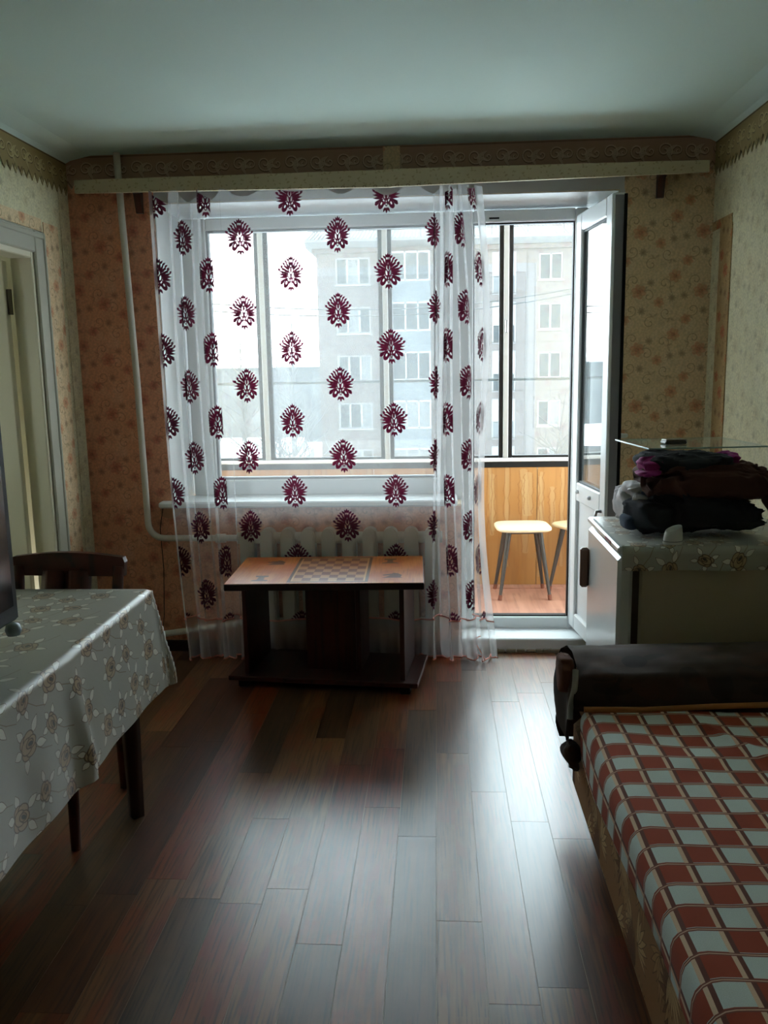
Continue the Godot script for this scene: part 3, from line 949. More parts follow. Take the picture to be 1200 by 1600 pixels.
func balcony() -> void:
	var zi := -D - 0.36
	var zp := -5.595
	var x0 := -2.7
	var x1 := 1.95
	structure("floor_balcony", span_mesh(Vector3(x0 - 0.1, -0.16, zp - 0.1), Vector3(x1 + 0.1, 0.0, zi)), M.balcony_floor, "reddish painted balcony floor under the stools", "floor")
	put("floor_board", span_mesh(Vector3(x0, 0.0, zp + 0.03), Vector3(x1, 0.012, -5.475), 0.002), M.balcony_floor, get_node("floor_balcony"))
	put("floor_board", span_mesh(Vector3(x0, 0.0, -5.470), Vector3(x1, 0.009, zi), 0.002), M.balcony_floor, get_node("floor_balcony"))
	structure("ceiling_balcony", span_mesh(Vector3(x0 - 0.1, 2.5, zp - 0.15), Vector3(x1 + 0.1, 2.66, zi)), M.plaster, "concrete slab over the balcony", "ceiling")
	var par := thing("wall_balcony", "balcony parapet lined with orange water-stained plywood", "parapet", Vector3.ZERO, 0, "", "structure")
	put("parapet_slab", span_mesh(Vector3(x0, 0.0, zp - 0.09), Vector3(x1, 0.78, zp - 0.012)), M.plaster, par)
	var xs := [x0, -1.5, -0.42, 0.655, x1]
	for k in 4:
		put("plywood_sheet", span_mesh(Vector3(xs[k] + 0.0015, 0.0, zp - 0.012), Vector3(xs[k + 1] - 0.0015, 0.80, zp), 0.002), M.plywood, par)
	for s in [[x0 - 0.09, x0], [x1, x1 + 0.09]]:
		put("parapet_slab", span_mesh(Vector3(s[0], 0.0, zp - 0.09), Vector3(s[1], 0.78, zi)), M.plaster, par)
	# glazing: white posts, black seals, panes
	var win := thing("window_2", "balcony glazing of white posts and black seals", "window", Vector3.ZERO, 0, "", "structure")
	put("bottom_rail", span_mesh(Vector3(x0, 0.795, zp - 0.07), Vector3(x1, 0.834, zp + 0.006), 0.003), M.dark, win)
	put("bottom_rail", span_mesh(Vector3(x0, 0.834, zp - 0.06), Vector3(x1, 0.858, zp + 0.010), 0.004), M.white, win)
	put("top_rail", span_mesh(Vector3(x0, 2.42, zp - 0.06), Vector3(x1, 2.5, zp + 0.01), 0.004), M.white, win)
	var mx := [-2.69, -1.9, -1.122, -0.325, 0.446, 1.225, 1.94]
	for x in mx:
		put("mullion", span_mesh(Vector3(x - 0.017, 0.858, zp - 0.06), Vector3(x + 0.017, 2.42, zp + 0.012), 0.005), M.grey_paint, win)
	for k in mx.size() - 1:
		var st := begin()
		frame_bars(st, mx[k] + 0.017, 0.858, mx[k + 1] - 0.017, 2.42, [0.027, 0.027, 0.016, 0.02], zp - 0.045, zp - 0.004, 0.003)
		put("rubber_seal", done(st), M.dark, win)
		put("pane", span_mesh(Vector3(mx[k] + 0.035, 0.866, zp - 0.027), Vector3(mx[k + 1] - 0.035, 2.41, zp - 0.023)), M.glass, win)
	put("latch", span_mesh(Vector3(0.437, 1.66, zp + 0.01), Vector3(0.457, 1.74, zp + 0.03), 0.006), M.steel, win)
	for s in [x0 - 0.045, x1 + 0.045]:
		var st := begin()
		span(st, Vector3(s - 0.03, 0.78, zp - 0.05), Vector3(s + 0.03, 0.85, zi), 0.004)
		span(st, Vector3(s - 0.03, 2.42, zp - 0.05), Vector3(s + 0.03, 2.5, zi), 0.004)
		span(st, Vector3(s - 0.03, 0.85, zp - 0.05), Vector3(s + 0.03, 2.42, zp + 0.01), 0.004)
		put("side_frame", done(st), M.white, win)
		put("pane", span_mesh(Vector3(s - 0.002, 0.85, zp + 0.01), Vector3(s + 0.002, 2.42, zi)), M.glass, win)
	# clothes rail outside the glazing
	var rail := put("clothes_rail", tube_mesh([Vector3(x0, 1.36, -5.82), Vector3(-0.3, 1.362, -5.82), Vector3(x1, 1.36, -5.82)], 0.010, 8), M.far_metal)
	tag(rail, "thin grey clothes rail crossing behind the balcony glass", "rail")
	for x in [x0 + 0.3, x1 - 0.3]:
		put("bracket", tube_mesh([Vector3(x, 1.36, -5.82), Vector3(x, 1.30, -5.75), Vector3(x, 1.0, -5.66)], 0.008, 6), M.far_metal, rail)
	stool(Vector3(0.535, 0.009, -5.33), 0.04, M.cream_seat if M.has("cream_seat") else plain(c8(214, 200, 166), 0.35), "cream-topped stool with splayed grey metal legs on the balcony")
	stool(Vector3(0.925, 0.009, -5.36), 0.5, plain(c8(196, 166, 126), 0.5), "stool with a worn round-cornered seat half hidden behind the open balcony door")


func stool(at: Vector3, turn: float, seat_mat: Material, label: String) -> void:
	var t := thing("stool", label, "stool", at, turn, "stools on the balcony")
	# seat: a rounded square
	var st := begin()
	var rows := []
	for k in [[0.0, 0.43], [0.94, 0.43], [1.0, 0.436], [1.0, 0.446], [0.96, 0.452], [0.8, 0.452], [0.0, 0.452]]:
		var row := []
		for i in 41:
			var a := TAU * i / 40.0
			row.append(Vector3(spow(cos(a), 0.45) * 0.172 * k[0], k[1], spow(sin(a), 0.45) * 0.16 * k[0]))
		rows.append(row)
	put("seat", sheet(rows, [], false), seat_mat, t)
	st = begin()
	frame_bars(st, -0.11, -0.1, 0.11, 0.1, [0.016, 0.016, 0.016, 0.016], 0.412, 0.43, 0.003)
	var under := put("under_frame", done(st), M.stool_leg if M.has("stool_leg") else plain(c8(74, 72, 70), 0.4, 0.5), t)
	under.rotation.x = -PI / 2
	under.position = Vector3(0, 0, 0)
	var lm: Material = under.material_override
	for sx in [-1.0, 1.0]:
		for sz in [-1.0, 1.0]:
			var leg := put("leg", tube_mesh([Vector3(sx * 0.095, 0.428, sz * 0.085), Vector3(sx * 0.153, 0.03, sz * 0.14)], [0.018, 0.010], 12), lm, t)
			put("rubber_foot", tube_mesh([Vector3(sx * 0.152, 0.034, sz * 0.139), Vector3(sx * 0.1565, 0.001, sz * 0.1435)], [0.0125, 0.013], 12), plain(c8(120, 70, 52), 0.7), leg)


# ---------------------------------------------------------------- doorway on the left

func inner_doorway() -> void:
	var door := thing("door_2", "cream painted inner door standing open beyond the left doorway", "door", Vector3.ZERO, 0, "", "structure")
	var st := begin()
	# casing round the opening, on the room side
	for s in [[-3.93, -3.82], [-2.99, -2.88]]:
		span(st, Vector3(XL, 0, s[0]), Vector3(XL + 0.018, 2.09, s[1]), 0.006)
		span(st, Vector3(XL + 0.012, 0, s[0] + 0.012), Vector3(XL + 0.024, 2.08, s[0] + 0.03), 0.004)
	span(st, Vector3(XL, 1.99, -3.82), Vector3(XL + 0.018, 2.09, -2.99), 0.006)
	span(st, Vector3(XL + 0.012, 2.055, -3.9), Vector3(XL + 0.024, 2.078, -2.9), 0.004)
	put("casing", done(st), M.casing, door)
	st = begin()
	span(st, Vector3(XL - 0.095, 0, -3.835), Vector3(XL + 0.004, 1.995, -3.80), 0.004)
	span(st, Vector3(XL - 0.095, 0, -3.005), Vector3(XL + 0.004, 1.995, -2.975), 0.004)
	span(st, Vector3(XL - 0.095, 1.965, -3.80), Vector3(XL + 0.004, 1.995, -3.005), 0.004)
	put("jamb", done(st), M.cream_paint, door)
	# leaf, swung out into the next room
	var leaf := MeshInstance3D.new()
	leaf.name = "door_leaf"
	leaf.mesh = span_mesh(Vector3(-0.80, 0.012, -0.02), Vector3(0.0, 1.955, 0.02), 0.004)
	leaf.material_override = M.cream_paint
	leaf.transform = Transform3D(Basis(Vector3.UP, 0.03), Vector3(XL - 0.108, 0, -3.775))
	door.add_child(leaf)
	put("panel_bead", span_mesh(Vector3(-0.105, 0.15, 0.02), Vector3(-0.09, 1.82, 0.028), 0.003), M.cream_paint, leaf)
	put("panel_bead", span_mesh(Vector3(-0.70, 0.15, 0.02), Vector3(-0.685, 1.82, 0.028), 0.003), M.cream_paint, leaf)
	for y in [0.25, 1.72]:
		put("hinge", tube_mesh([Vector3(XL - 0.098, y, -3.775), Vector3(XL - 0.098, y + 0.11, -3.775)], 0.011, 10), plain(c8(92, 84, 60), 0.5, 0.4), door)
	# the next room, closed
	st = begin()
	# added unseen opening in its side wall lets sky light onto the leaf
	span(st, Vector3(-3.3, -0.003, -4.6), Vector3(-3.2, YC + 0.2, -2.95))
	span(st, Vector3(-3.3, -0.003, -2.5), Vector3(-3.2, YC + 0.2, -1.4))
	span(st, Vector3(-3.3, -0.003, -2.95), Vector3(-3.2, 1.2, -2.5))
	span(st, Vector3(-3.3, 1.75, -2.95), Vector3(-3.2, YC + 0.2, -2.5))
	span(st, Vector3(-3.2, -0.003, -4.6), Vector3(XL - 0.09, YC + 0.2, -4.5))
	span(st, Vector3(-3.2, -0.003, -1.5), Vector3(XL - 0.09, YC + 0.2, -1.4))
	structure("wall_hall", done(st), M.cream_paint, "plain wall of the next room beyond the doorway", "wall")
	structure("ceiling_hall", span_mesh(Vector3(-3.3, YC, -4.6), Vector3(XL - 0.09, YC + 0.2, -1.4)), M.ceiling, "ceiling of the next room beyond the doorway", "ceiling")


# ---------------------------------------------------------------- outside

const FZ := -48.0


func outside() -> void:
	structure("ground", span_mesh(Vector3(-160, -7.4, -260), Vector3(160, -6.6, -5.8)), M.snow, "snow-covered ground of the courtyard", "ground")
	var b := thing("apartment_building", "beige five-storey panel apartment block across the yard", "building")
	var floor_h := 2.63
	var wins := []      # x0, x1, y0, y1, kind
	for bay in [0.0, 15.3]:
		for f in 5:
			var y := -3.2 - 1.47 + f * floor_h + 0.0
			wins.append([-5.50 + bay, -3.6 + bay, y + 0.02, y + 1.47, "three"])
			wins.append([5.58 + bay, 6.85 + bay, y + 0.05, y + 1.47, "two"])
			wins.append([3.06 + bay, 4.36 + bay, y - 0.68, y + 1.58, "stair"])
			wins.append([-2.42 + bay, -0.30 + bay, y - 1.02, y + 1.62, "balcony"])
	var xs := [-6.53, 24.5]
	var ys := [-6.7, 7.75]
	for w in wins:
		if w[4] == "balcony":
			continue
		for v in [w[0], w[1]]:
			if not xs.has(v):
				xs.append(v)
		for v in [w[2], w[3]]:
			if not ys.has(v):
				ys.append(v)
	xs.sort()
	ys.sort()
	var holes := []
	for i in xs.size() - 1:
		for j in ys.size() - 1:
			var c := Vector2((xs[i] + xs[i + 1]) / 2.0, (ys[j] + ys[j + 1]) / 2.0)
			for w in wins:
				if w[4] != "balcony" and c.x > w[0] and c.x < w[1] and c.y > w[2] and c.y < w[3]:
					holes.append(Vector2i(i, j))
					break
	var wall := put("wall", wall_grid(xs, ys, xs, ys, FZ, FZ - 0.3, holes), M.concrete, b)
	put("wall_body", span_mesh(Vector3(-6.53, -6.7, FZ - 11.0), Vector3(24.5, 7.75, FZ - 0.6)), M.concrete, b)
	var st := begin()
	for f in 5:
		span(st, Vector3(-6.53, -2.32 - 1.47 + f * floor_h - 1.5, FZ), Vector3(24.5, -2.32 - 1.47 + f * floor_h - 1.46, FZ + 0.02))
	for x in [-2.55, 2.2, 4.95, 9.7, 12.75, 17.5, 20.25]:
		span(st, Vector3(x - 0.03, -6.7, FZ), Vector3(x + 0.03, 7.75, FZ + 0.025))
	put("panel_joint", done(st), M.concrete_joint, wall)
	for w in wins:
		var x0: float = w[0]
		var x1: float = w[1]
		var y0: float = w[2]
		var y1: float = w[3]
		if w[4] == "balcony":
			var bal := put("balcony", span_mesh(Vector3(x0, y0, FZ), Vector3(x1, y0 + 1.08, FZ + 1.0), 0.02), M.siding, b)
			st = begin()
			for k in 9:
				span(st, Vector3(x0, y0 + 0.06 + k * 0.11, FZ + 0.99), Vector3(x1, y0 + 0.12 + k * 0.11, FZ + 1.02))
			put("siding_rib", done(st), M.siding, bal)
			st = begin()
			frame_bars(st, x0, y0 + 1.08, x1, y1, [0.09, 0.09, 0.1, 0.1], FZ + 0.9, FZ + 1.0, 0.0)
			for k in [0.36, 0.68]:
				span(st, Vector3(lerpf(x0, x1, k) - 0.04, y0 + 1.1, FZ + 0.9), Vector3(lerpf(x0, x1, k) + 0.04, y1, FZ + 1.0))
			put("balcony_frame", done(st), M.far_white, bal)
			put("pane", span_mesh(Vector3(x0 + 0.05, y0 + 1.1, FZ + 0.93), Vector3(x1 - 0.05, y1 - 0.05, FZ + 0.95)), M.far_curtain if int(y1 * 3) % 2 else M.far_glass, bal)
			put("side_panel", span_mesh(Vector3(x0, y0 + 1.08, FZ), Vector3(x0 + 0.05, y1, FZ + 0.9)), M.siding, bal)
			continue
		st = begin()
		frame_bars(st, x0, y0, x1, y1, [0.08, 0.08, 0.08, 0.08], FZ - 0.2, FZ - 0.08, 0.0)
		if w[4] == "three":
			for k in [0.33, 0.67]:
				span(st, Vector3(lerpf(x0, x1, k) - 0.05, y0, FZ - 0.2), Vector3(lerpf(x0, x1, k) + 0.05, y1, FZ - 0.08))
			span(st, Vector3(x0 - 0.05, y0 - 0.06, FZ - 0.1), Vector3(x1 + 0.05, y0, FZ + 0.12))
		elif w[4] == "two":
			span(st, Vector3((x0 + x1) / 2 - 0.05, y0, FZ - 0.2), Vector3((x0 + x1) / 2 + 0.05, y1, FZ - 0.08))
			span(st, Vector3(x0 - 0.05, y0 - 0.06, FZ - 0.1), Vector3(x1 + 0.05, y0, FZ + 0.12))
		else:
			span(st, Vector3(x0 + 0.06, lerpf(y0, y1, 0.44), FZ - 0.19), Vector3(x1 - 0.06, y1 - 0.06, FZ - 0.1))
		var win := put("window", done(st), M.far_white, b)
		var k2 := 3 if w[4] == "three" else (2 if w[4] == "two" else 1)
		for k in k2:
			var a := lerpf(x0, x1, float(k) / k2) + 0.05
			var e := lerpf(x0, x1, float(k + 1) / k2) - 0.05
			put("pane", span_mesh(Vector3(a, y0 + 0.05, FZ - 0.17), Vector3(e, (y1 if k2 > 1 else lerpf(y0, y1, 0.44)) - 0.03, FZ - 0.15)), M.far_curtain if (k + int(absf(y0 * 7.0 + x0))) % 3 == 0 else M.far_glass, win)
	# cornice, eave and the corrugated roof
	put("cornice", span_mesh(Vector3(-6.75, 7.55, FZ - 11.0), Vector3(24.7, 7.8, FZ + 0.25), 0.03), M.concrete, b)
	st = begin()
	prism(st, PackedVector2Array([Vector2(-0.9, 8.05), Vector2(-0.9, 8.15), Vector2(5.6, 10.0), Vector2(12.1, 8.15), Vector2(12.1, 8.05), Vector2(11.4, 7.8), Vector2(-0.3, 7.8)]), -7.05, 24.9, Transform3D(Basis(Vector3(0, 0, -1), Vector3(0, 1, 0), Vector3(1, 0, 0)), Vector3(0, 0, FZ)))
	var roof := put("roof", done(st), M.slate, b)
	st = begin()
	var x := -6.95
	while x < 24.8:
		var a := Vector3(x, 8.17, FZ + 0.92)
		var e := Vector3(x, 9.98, FZ - 5.5)
		tube(st, [a, e], 0.055, 5)
		x += 0.2
	put("corrugation", done(st), M.slate, roof).set_meta("kind", "stuff")
	st = begin()
	for h in [0.35, 0.7]:
		tube(st, [Vector3(-6.9, 8.3 + h, FZ + 0.55), Vector3(24.8, 8.3 + h, FZ + 0.55)], 0.018, 5)
	for k in 17:
		var px := -6.5 + k * 1.9
		tube(st, [Vector3(px, 8.2, FZ + 0.55), Vector3(px, 9.05, FZ + 0.55)], 0.018, 5)
	put("roof_railing", done(st), M.far_metal, roof)
	# long low block and sheds far behind the trees
	var low := thing("low_building", "long low grey block far behind the bare trees", "building")
	put("wall", span_mesh(Vector3(-60, -6.7, -104), Vector3(-9, 1.55, -92)), M.far_grey, low)
	put("roof", span_mesh(Vector3(-61, 1.5, -105), Vector3(-8.6, 1.95, -91), 0.1), M.snow, low)
	var far_window := box_mesh(Vector3(1.2, 1.4, 0.04))
	for f in 2:
		for k in 14:
			put("window", far_window, M.far_curtain, low).position = Vector3(-39.4 + k * 2.2, -3.7 + f * 2.9, -92.0)
	for s in [[-22.0, -60.0, 7.0, 2.4], [-11.5, -58.0, 5.0, 2.2]]:
		var shed := thing("shed", "snow-roofed shed %s" % ("left of the birches" if s[0] < -15 else "behind the birches"), "shed")
		put("wall", span_mesh(Vector3(s[0] - s[2] / 2, -6.7, s[1] - 4), Vector3(s[0] + s[2] / 2, -6.6 + s[3], s[1])), M.far_grey, shed)
		st = begin()
		prism(st, PackedVector2Array([Vector2(0.5, -6.6 + s[3]), Vector2(-4.5, -6.6 + s[3]), Vector2(-2, -5.3 + s[3])]), s[0] - s[2] / 2 - 0.3, s[0] + s[2] / 2 + 0.3, Transform3D(Basis(Vector3(0, 0, 1), Vector3(0, 1, 0), Vector3(-1, 0, 0)).inverse(), Vector3(0, 0, s[1])))
		put("roof", done(st), M.snow, shed)
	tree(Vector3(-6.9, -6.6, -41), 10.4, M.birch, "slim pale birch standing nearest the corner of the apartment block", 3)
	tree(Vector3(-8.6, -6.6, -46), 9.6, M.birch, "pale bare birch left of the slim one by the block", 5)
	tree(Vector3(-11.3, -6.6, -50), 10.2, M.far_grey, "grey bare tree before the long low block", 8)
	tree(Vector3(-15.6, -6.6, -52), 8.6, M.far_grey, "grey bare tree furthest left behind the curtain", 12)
	tree(Vector3(3.2, -6.6, -25), 7.2, M.twig, "brown bare young tree in front of the apartment block", 21)
	# two slack cables across the yard
	for k in 2:
		var pts := []
		for i in 33:
			var x2 := -5.0 + i * 0.28
			pts.append(Vector3(x2, 1.945 + 0.062 * pow(x2 + 0.42, 2) * (0.9 if x2 > -0.42 else 0.55) - k * 0.05 + 0.02 * k * x2 * 0.3, -7.5))
		var cab := put("cable", tube_mesh(pts, 0.006, 5), M.far_metal)
		tag(cab, "%s of the two slack cables crossing the yard view" % ("upper" if k == 0 else "lower"), "cable")


func tree(at: Vector3, h: float, m: Material, label: String, sd: int) -> void:
	var t := thing("bare_tree", label, "tree", at)
	var r := RandomNumberGenerator.new()
	r.seed = sd
	var trunk := begin()
	var pts := []
	var rad := []
	var lean := Vector3(r.randf_range(-0.06, 0.06), 0, r.randf_range(-0.06, 0.06))
	for k in 9:
		var s := k / 8.0
		pts.append(lean * s * h + Vector3(sin(s * 5.0 + sd) * 0.12 * s, s * h, cos(s * 4.0 + sd) * 0.1 * s))
		rad.append(lerpf(0.014 * h, 0.012, s))
	tube(trunk, pts, rad, 7)
	put("trunk", done(trunk), m, t)
	var br := begin()
	for k in 46:
		var s := r.randf_range(0.22, 0.97)
		var p: Vector3 = pts[int(s * 8)].lerp(pts[mini(int(s * 8) + 1, 8)], s * 8 - int(s * 8))
		var a := r.randf() * TAU
		var ln := h * 0.34 * (1.15 - s) * r.randf_range(0.6, 1.2)
		branch(br, r, p, Vector3(cos(a), r.randf_range(0.5, 1.3), sin(a)).normalized(), ln, 0.005 * h * (1.1 - s) + 0.006, 2)
	put("branches", done(br), m, t).set_meta("kind", "stuff")


func branch(st: SurfaceTool, r: RandomNumberGenerator, p: Vector3, d: Vector3, ln: float, rad: float, deep: int) -> void:
	var q := p + d * ln * 0.5
	var d2 := (d + Vector3(r.randf_range(-0.3, 0.3), r.randf_range(-0.1, 0.35), r.randf_range(-0.3, 0.3))).normalized()
	var e := q + d2 * ln * 0.5
	tube(st, [p, q, e], [rad, rad * 0.7, 0.004], 4, false)
	if deep > 0:
		for k in 4:
			var from := p.lerp(q, r.randf_range(0.3, 1.0)) if k < 2 else q.lerp(e, r.randf_range(0.1, 0.9))
			var dd := (d2 + Vector3(r.randf_range(-0.9, 0.9), r.randf_range(-0.3, 0.6), r.randf_range(-0.9, 0.9))).normalized()
			branch(st, r, from, dd, ln * r.randf_range(0.35, 0.6), rad * 0.5, deep - 1)


# ---------------------------------------------------------------- curtain

func curtain_board() -> void:
	var t := thing("curtain_board", "long curtain board covered in beige patterned paper along the top of the window wall", "curtain board")
	var st := begin()
	prism(st, PackedVector2Array([Vector2(-1.69, 2.292), Vector2(-0.2, 2.276), Vector2(-0.2, 2.352), Vector2(-1.69, 2.35)]), -4.118, -4.10)
	put("front_board", done(st), M.board_paper, t)
	st = begin()
	prism(st, PackedVector2Array([Vector2(-0.203, 2.277), Vector2(1.226, 2.298), Vector2(1.226, 2.348), Vector2(-0.203, 2.354)]), -4.116, -4.097)
	put("front_board", done(st), M.board_paper, t)
	put("top_shelf", span_mesh(Vector3(-1.68, 2.33, -D + 0.008), Vector3(1.215, 2.346, -4.118), 0.003), M.dark_wood, t)
	put("curtain_rail", tube_mesh([Vector3(-1.62, 2.312, -4.16), Vector3(1.15, 2.312, -4.16)], 0.006, 8), M.steel, t)
	for x in [-1.43, 1.046]:
		st = begin()
		prism(st, PackedVector2Array([Vector2(0, 2.335), Vector2(0, 2.215), Vector2(0.02, 2.215), Vector2(0.045, 2.30), Vector2(0.12, 2.325), Vector2(0.12, 2.335)]), -0.016, 0.016, Transform3D(Basis(Vector3(0, 0, 1), Vector3(0, 1, 0), Vector3(-1, 0, 0)), Vector3(x, 0, -D + 0.004)))
		put("bracket", done(st), M.red_wood, t)


# the line that the cloth follows across the window, seen from above
var cloth_x := PackedFloat32Array()
var cloth_z := PackedFloat32Array()
var cloth_s := PackedFloat32Array()
const CN := 420


func curtain_line() -> void:
	var len := 0.0
	for i in CN + 1:
		var s := float(i) / CN
		# fold density: close at both ends, nearly flat in the middle
		var x := 0.0
		var ph := 0.0
		if s < 0.3:
			x = lerpf(-1.27, -0.97, s / 0.3)
			ph = s / 0.3 * 3.4
		elif s < 0.62:
			x = lerpf(-0.97, -0.02, (s - 0.3) / 0.32)
			ph = 3.4 + (s - 0.3) / 0.32 * 4.6
		else:
			x = lerpf(-0.02, 0.19, (s - 0.62) / 0.38)
			ph = 8.0 + (s - 0.62) / 0.38 * 4.0
		var tight := 1.0 - smoothstep(0.22, 0.36, s) + smoothstep(0.56, 0.68, s)
		var amp := lerpf(0.010, 0.038, tight)
		var z := amp * (sin(TAU * ph + 0.8 * sin(ph * 1.7)) + 0.3 * sin(TAU * ph * 2.3 + 1.0) * tight)
		x += 0.014 * tight * sin(TAU * ph * 2.0 + 0.6)
		if i > 0:
			len += Vector2(x - cloth_x[i - 1], z - cloth_z[i - 1]).length()
		cloth_x.append(x)
		cloth_z.append(z)
		cloth_s.append(len)


func cloth_point(i: int, y: float) -> Vector3:
	var s := float(i) / CN
	var t := clampf((2.3 - y) / 2.3, 0, 1)
	var x := cloth_x[i]
	x -= (0.075 * (1.0 - t) + 0.02 * sin(PI * t)) * exp(-s * 7.0)
	x += (0.09 * t + 0.02 * sin(t * 7.0)) * smoothstep(0.66, 1.0, s) 
	x += 0.012 * sin(t * 5.0 + s * 20.0) * (1.0 if s > 0.3 else 0.5)
	var z := -4.105 + cloth_z[i] * lerpf(0.75, 1.0, t) - 0.01 * smoothstep(0.3, 0.4, s) * (1.0 - smoothstep(0.55, 0.65, s))
	z += 0.02 * sin(PI * t)
	return Vector3(x, y, z)


func curtain() -> void:
	curtain_line()
	var t := thing("sheer_curtain", "white sheer curtain with burgundy leafy medallions drawn across the window", "curtain")
	var rows := []
	var uvs := []
	for j in 61:
		var row := []
		var ur := []
		for i in CN + 1:
			var s := float(i) / CN
			var hang := absf(sin(PI * cloth_s[i] / 0.23))
			var top := 2.292 - 0.055 * pow(hang, 1.6) * (0.35 + 0.65 * absf(sin(cloth_s[i] * 2.1 + 1.0))) - 0.02 * smoothstep(0.9, 1.0, s)
			var y := lerpf(top, 0.215 + 0.012 * sin(s * 30.0), j / 60.0)
			row.append(cloth_point(i, y))
			ur.append(Vector2(cloth_s[i] / 0.48 + 0.15, (2.3 - y) / 0.345 + 0.1))
		rows.append(row)
		uvs.append(ur)
	var cloth := put("cloth", sheet(rows, uvs), M.curtain, t)
	for e in [[0, 9], [CN - 14, CN]]:
		var band := []
		for r in rows:
			var row := []
			for i in range(e[0], e[1] + 1):
				row.append(r[i] + Vector3(0, 0, 0.003))
			band.append(row)
		put("side_hem", sheet(band), M.frill, cloth)
	rows = []
	var seam := []
	var hem := []
	for j in 13:
		var row := []
		for i in CN + 1:
			var s := float(i) / CN
			var k := j / 12.0
			var y := lerpf(0.222 + 0.012 * sin(s * 30.0), 0.012 + 0.012 * absf(sin(s * 23.0)), k)
			var p := cloth_point(i, y)
			p.z += 0.012 * k * sin(cloth_s[i] * 95.0) + 0.01 * k * sin(cloth_s[i] * 37.0) + 0.004
			p.x += 0.006 * k * sin(cloth_s[i] * 60.0)
			row.append(p)
			if i % 2 == 0:
				if j == 0:
					seam.append(p + Vector3(0, 0, 0.003))
				if j == 12:
					hem.append(p)
		rows.append(row)
	var fr := put("frill", sheet(rows), M.frill, t)
	put("coral_piping", tube_mesh(seam, 0.0038, 5), M.coral, fr)
	put("coral_piping", tube_mesh(hem, 0.0038, 5), M.coral, fr)
	put("loose_edge", tube_mesh([cloth_point(380, 0.14) + Vector3(0, 0, 0.03), cloth_point(372, 0.11) + Vector3(0, 0, 0.032), cloth_point(378, 0.07) + Vector3(0, 0, 0.036), cloth_point(396, 0.02) + Vector3(0, 0, 0.036)], 0.0028, 5), M.coral, fr)


# ---------------------------------------------------------------- heating

func radiator_and_pipes() -> void:
	var t := thing("radiator", "cream cast-iron radiator under the window sill behind the curtain", "radiator")
	for k in 10:
		var x := -0.965 + k * 0.104
		var st := begin()
		# a section: two hubs, a flat front column with a rounded head
		var poly := PackedVector2Array()
		for n in 9:
			var a := PI - PI * n / 8.0
			poly.append(Vector2(x + cos(a) * 0.036, 0.632 + sin(a) * 0.034))
		for n in 9:
			var a := -PI * n / 8.0
			poly.append(Vector2(x + cos(a) * 0.036, 0.155 + sin(a) * 0.03))
		prism(st, poly, -4.236, -4.168)
		for n in poly.size():
			poly[n] = Vector2(x, 0.4) + (poly[n] - Vector2(x, 0.4)) * Vector2(0.72, 0.985)
		prism(st, poly, -4.168, -4.160)
		tube(st, [Vector3(x - 0.052, 0.615, -4.2), Vector3(x + 0.052, 0.615, -4.2)], 0.03, 12)
		tube(st, [Vector3(x - 0.052, 0.165, -4.2), Vector3(x + 0.052, 0.165, -4.2)], 0.03, 12)
		put("section", done(st), M.radiator, t)
	var p := thing("heating_pipe", "white heating riser in the left corner bending to the radiator", "pipe")
	var up := [Vector3(-1.516, YC, -4.205), Vector3(-1.51, 2.2, -4.205), Vector3(-1.488, 1.4, -4.205), Vector3(-1.48, 0.72, -4.205)]
	for n in 6:
		var a := PI + PI / 2 * n / 5.0
		up.append(Vector3(-1.40 + cos(a) * 0.08, 0.695 + sin(a) * 0.08, -4.205))
	up.append(Vector3(-1.02, 0.615, -4.2))
	put("riser", tube_mesh(up, 0.0165, 12), M.pipe, p)
	put("return_pipe", tube_mesh([Vector3(-1.56, -0.0, -4.2), Vector3(-1.555, 0.06, -4.2), Vector3(-1.53, 0.09, -4.2), Vector3(-1.47, 0.10, -4.2), Vector3(-1.02, 0.165, -4.2)], 0.0165, 12), M.pipe, p)
	put("coupling", tube_mesh([Vector3(-1.13, 0.614, -4.2), Vector3(-1.08, 0.614, -4.2)], 0.023, 10), M.pipe, p)


# ---------------------------------------------------------------- chess table

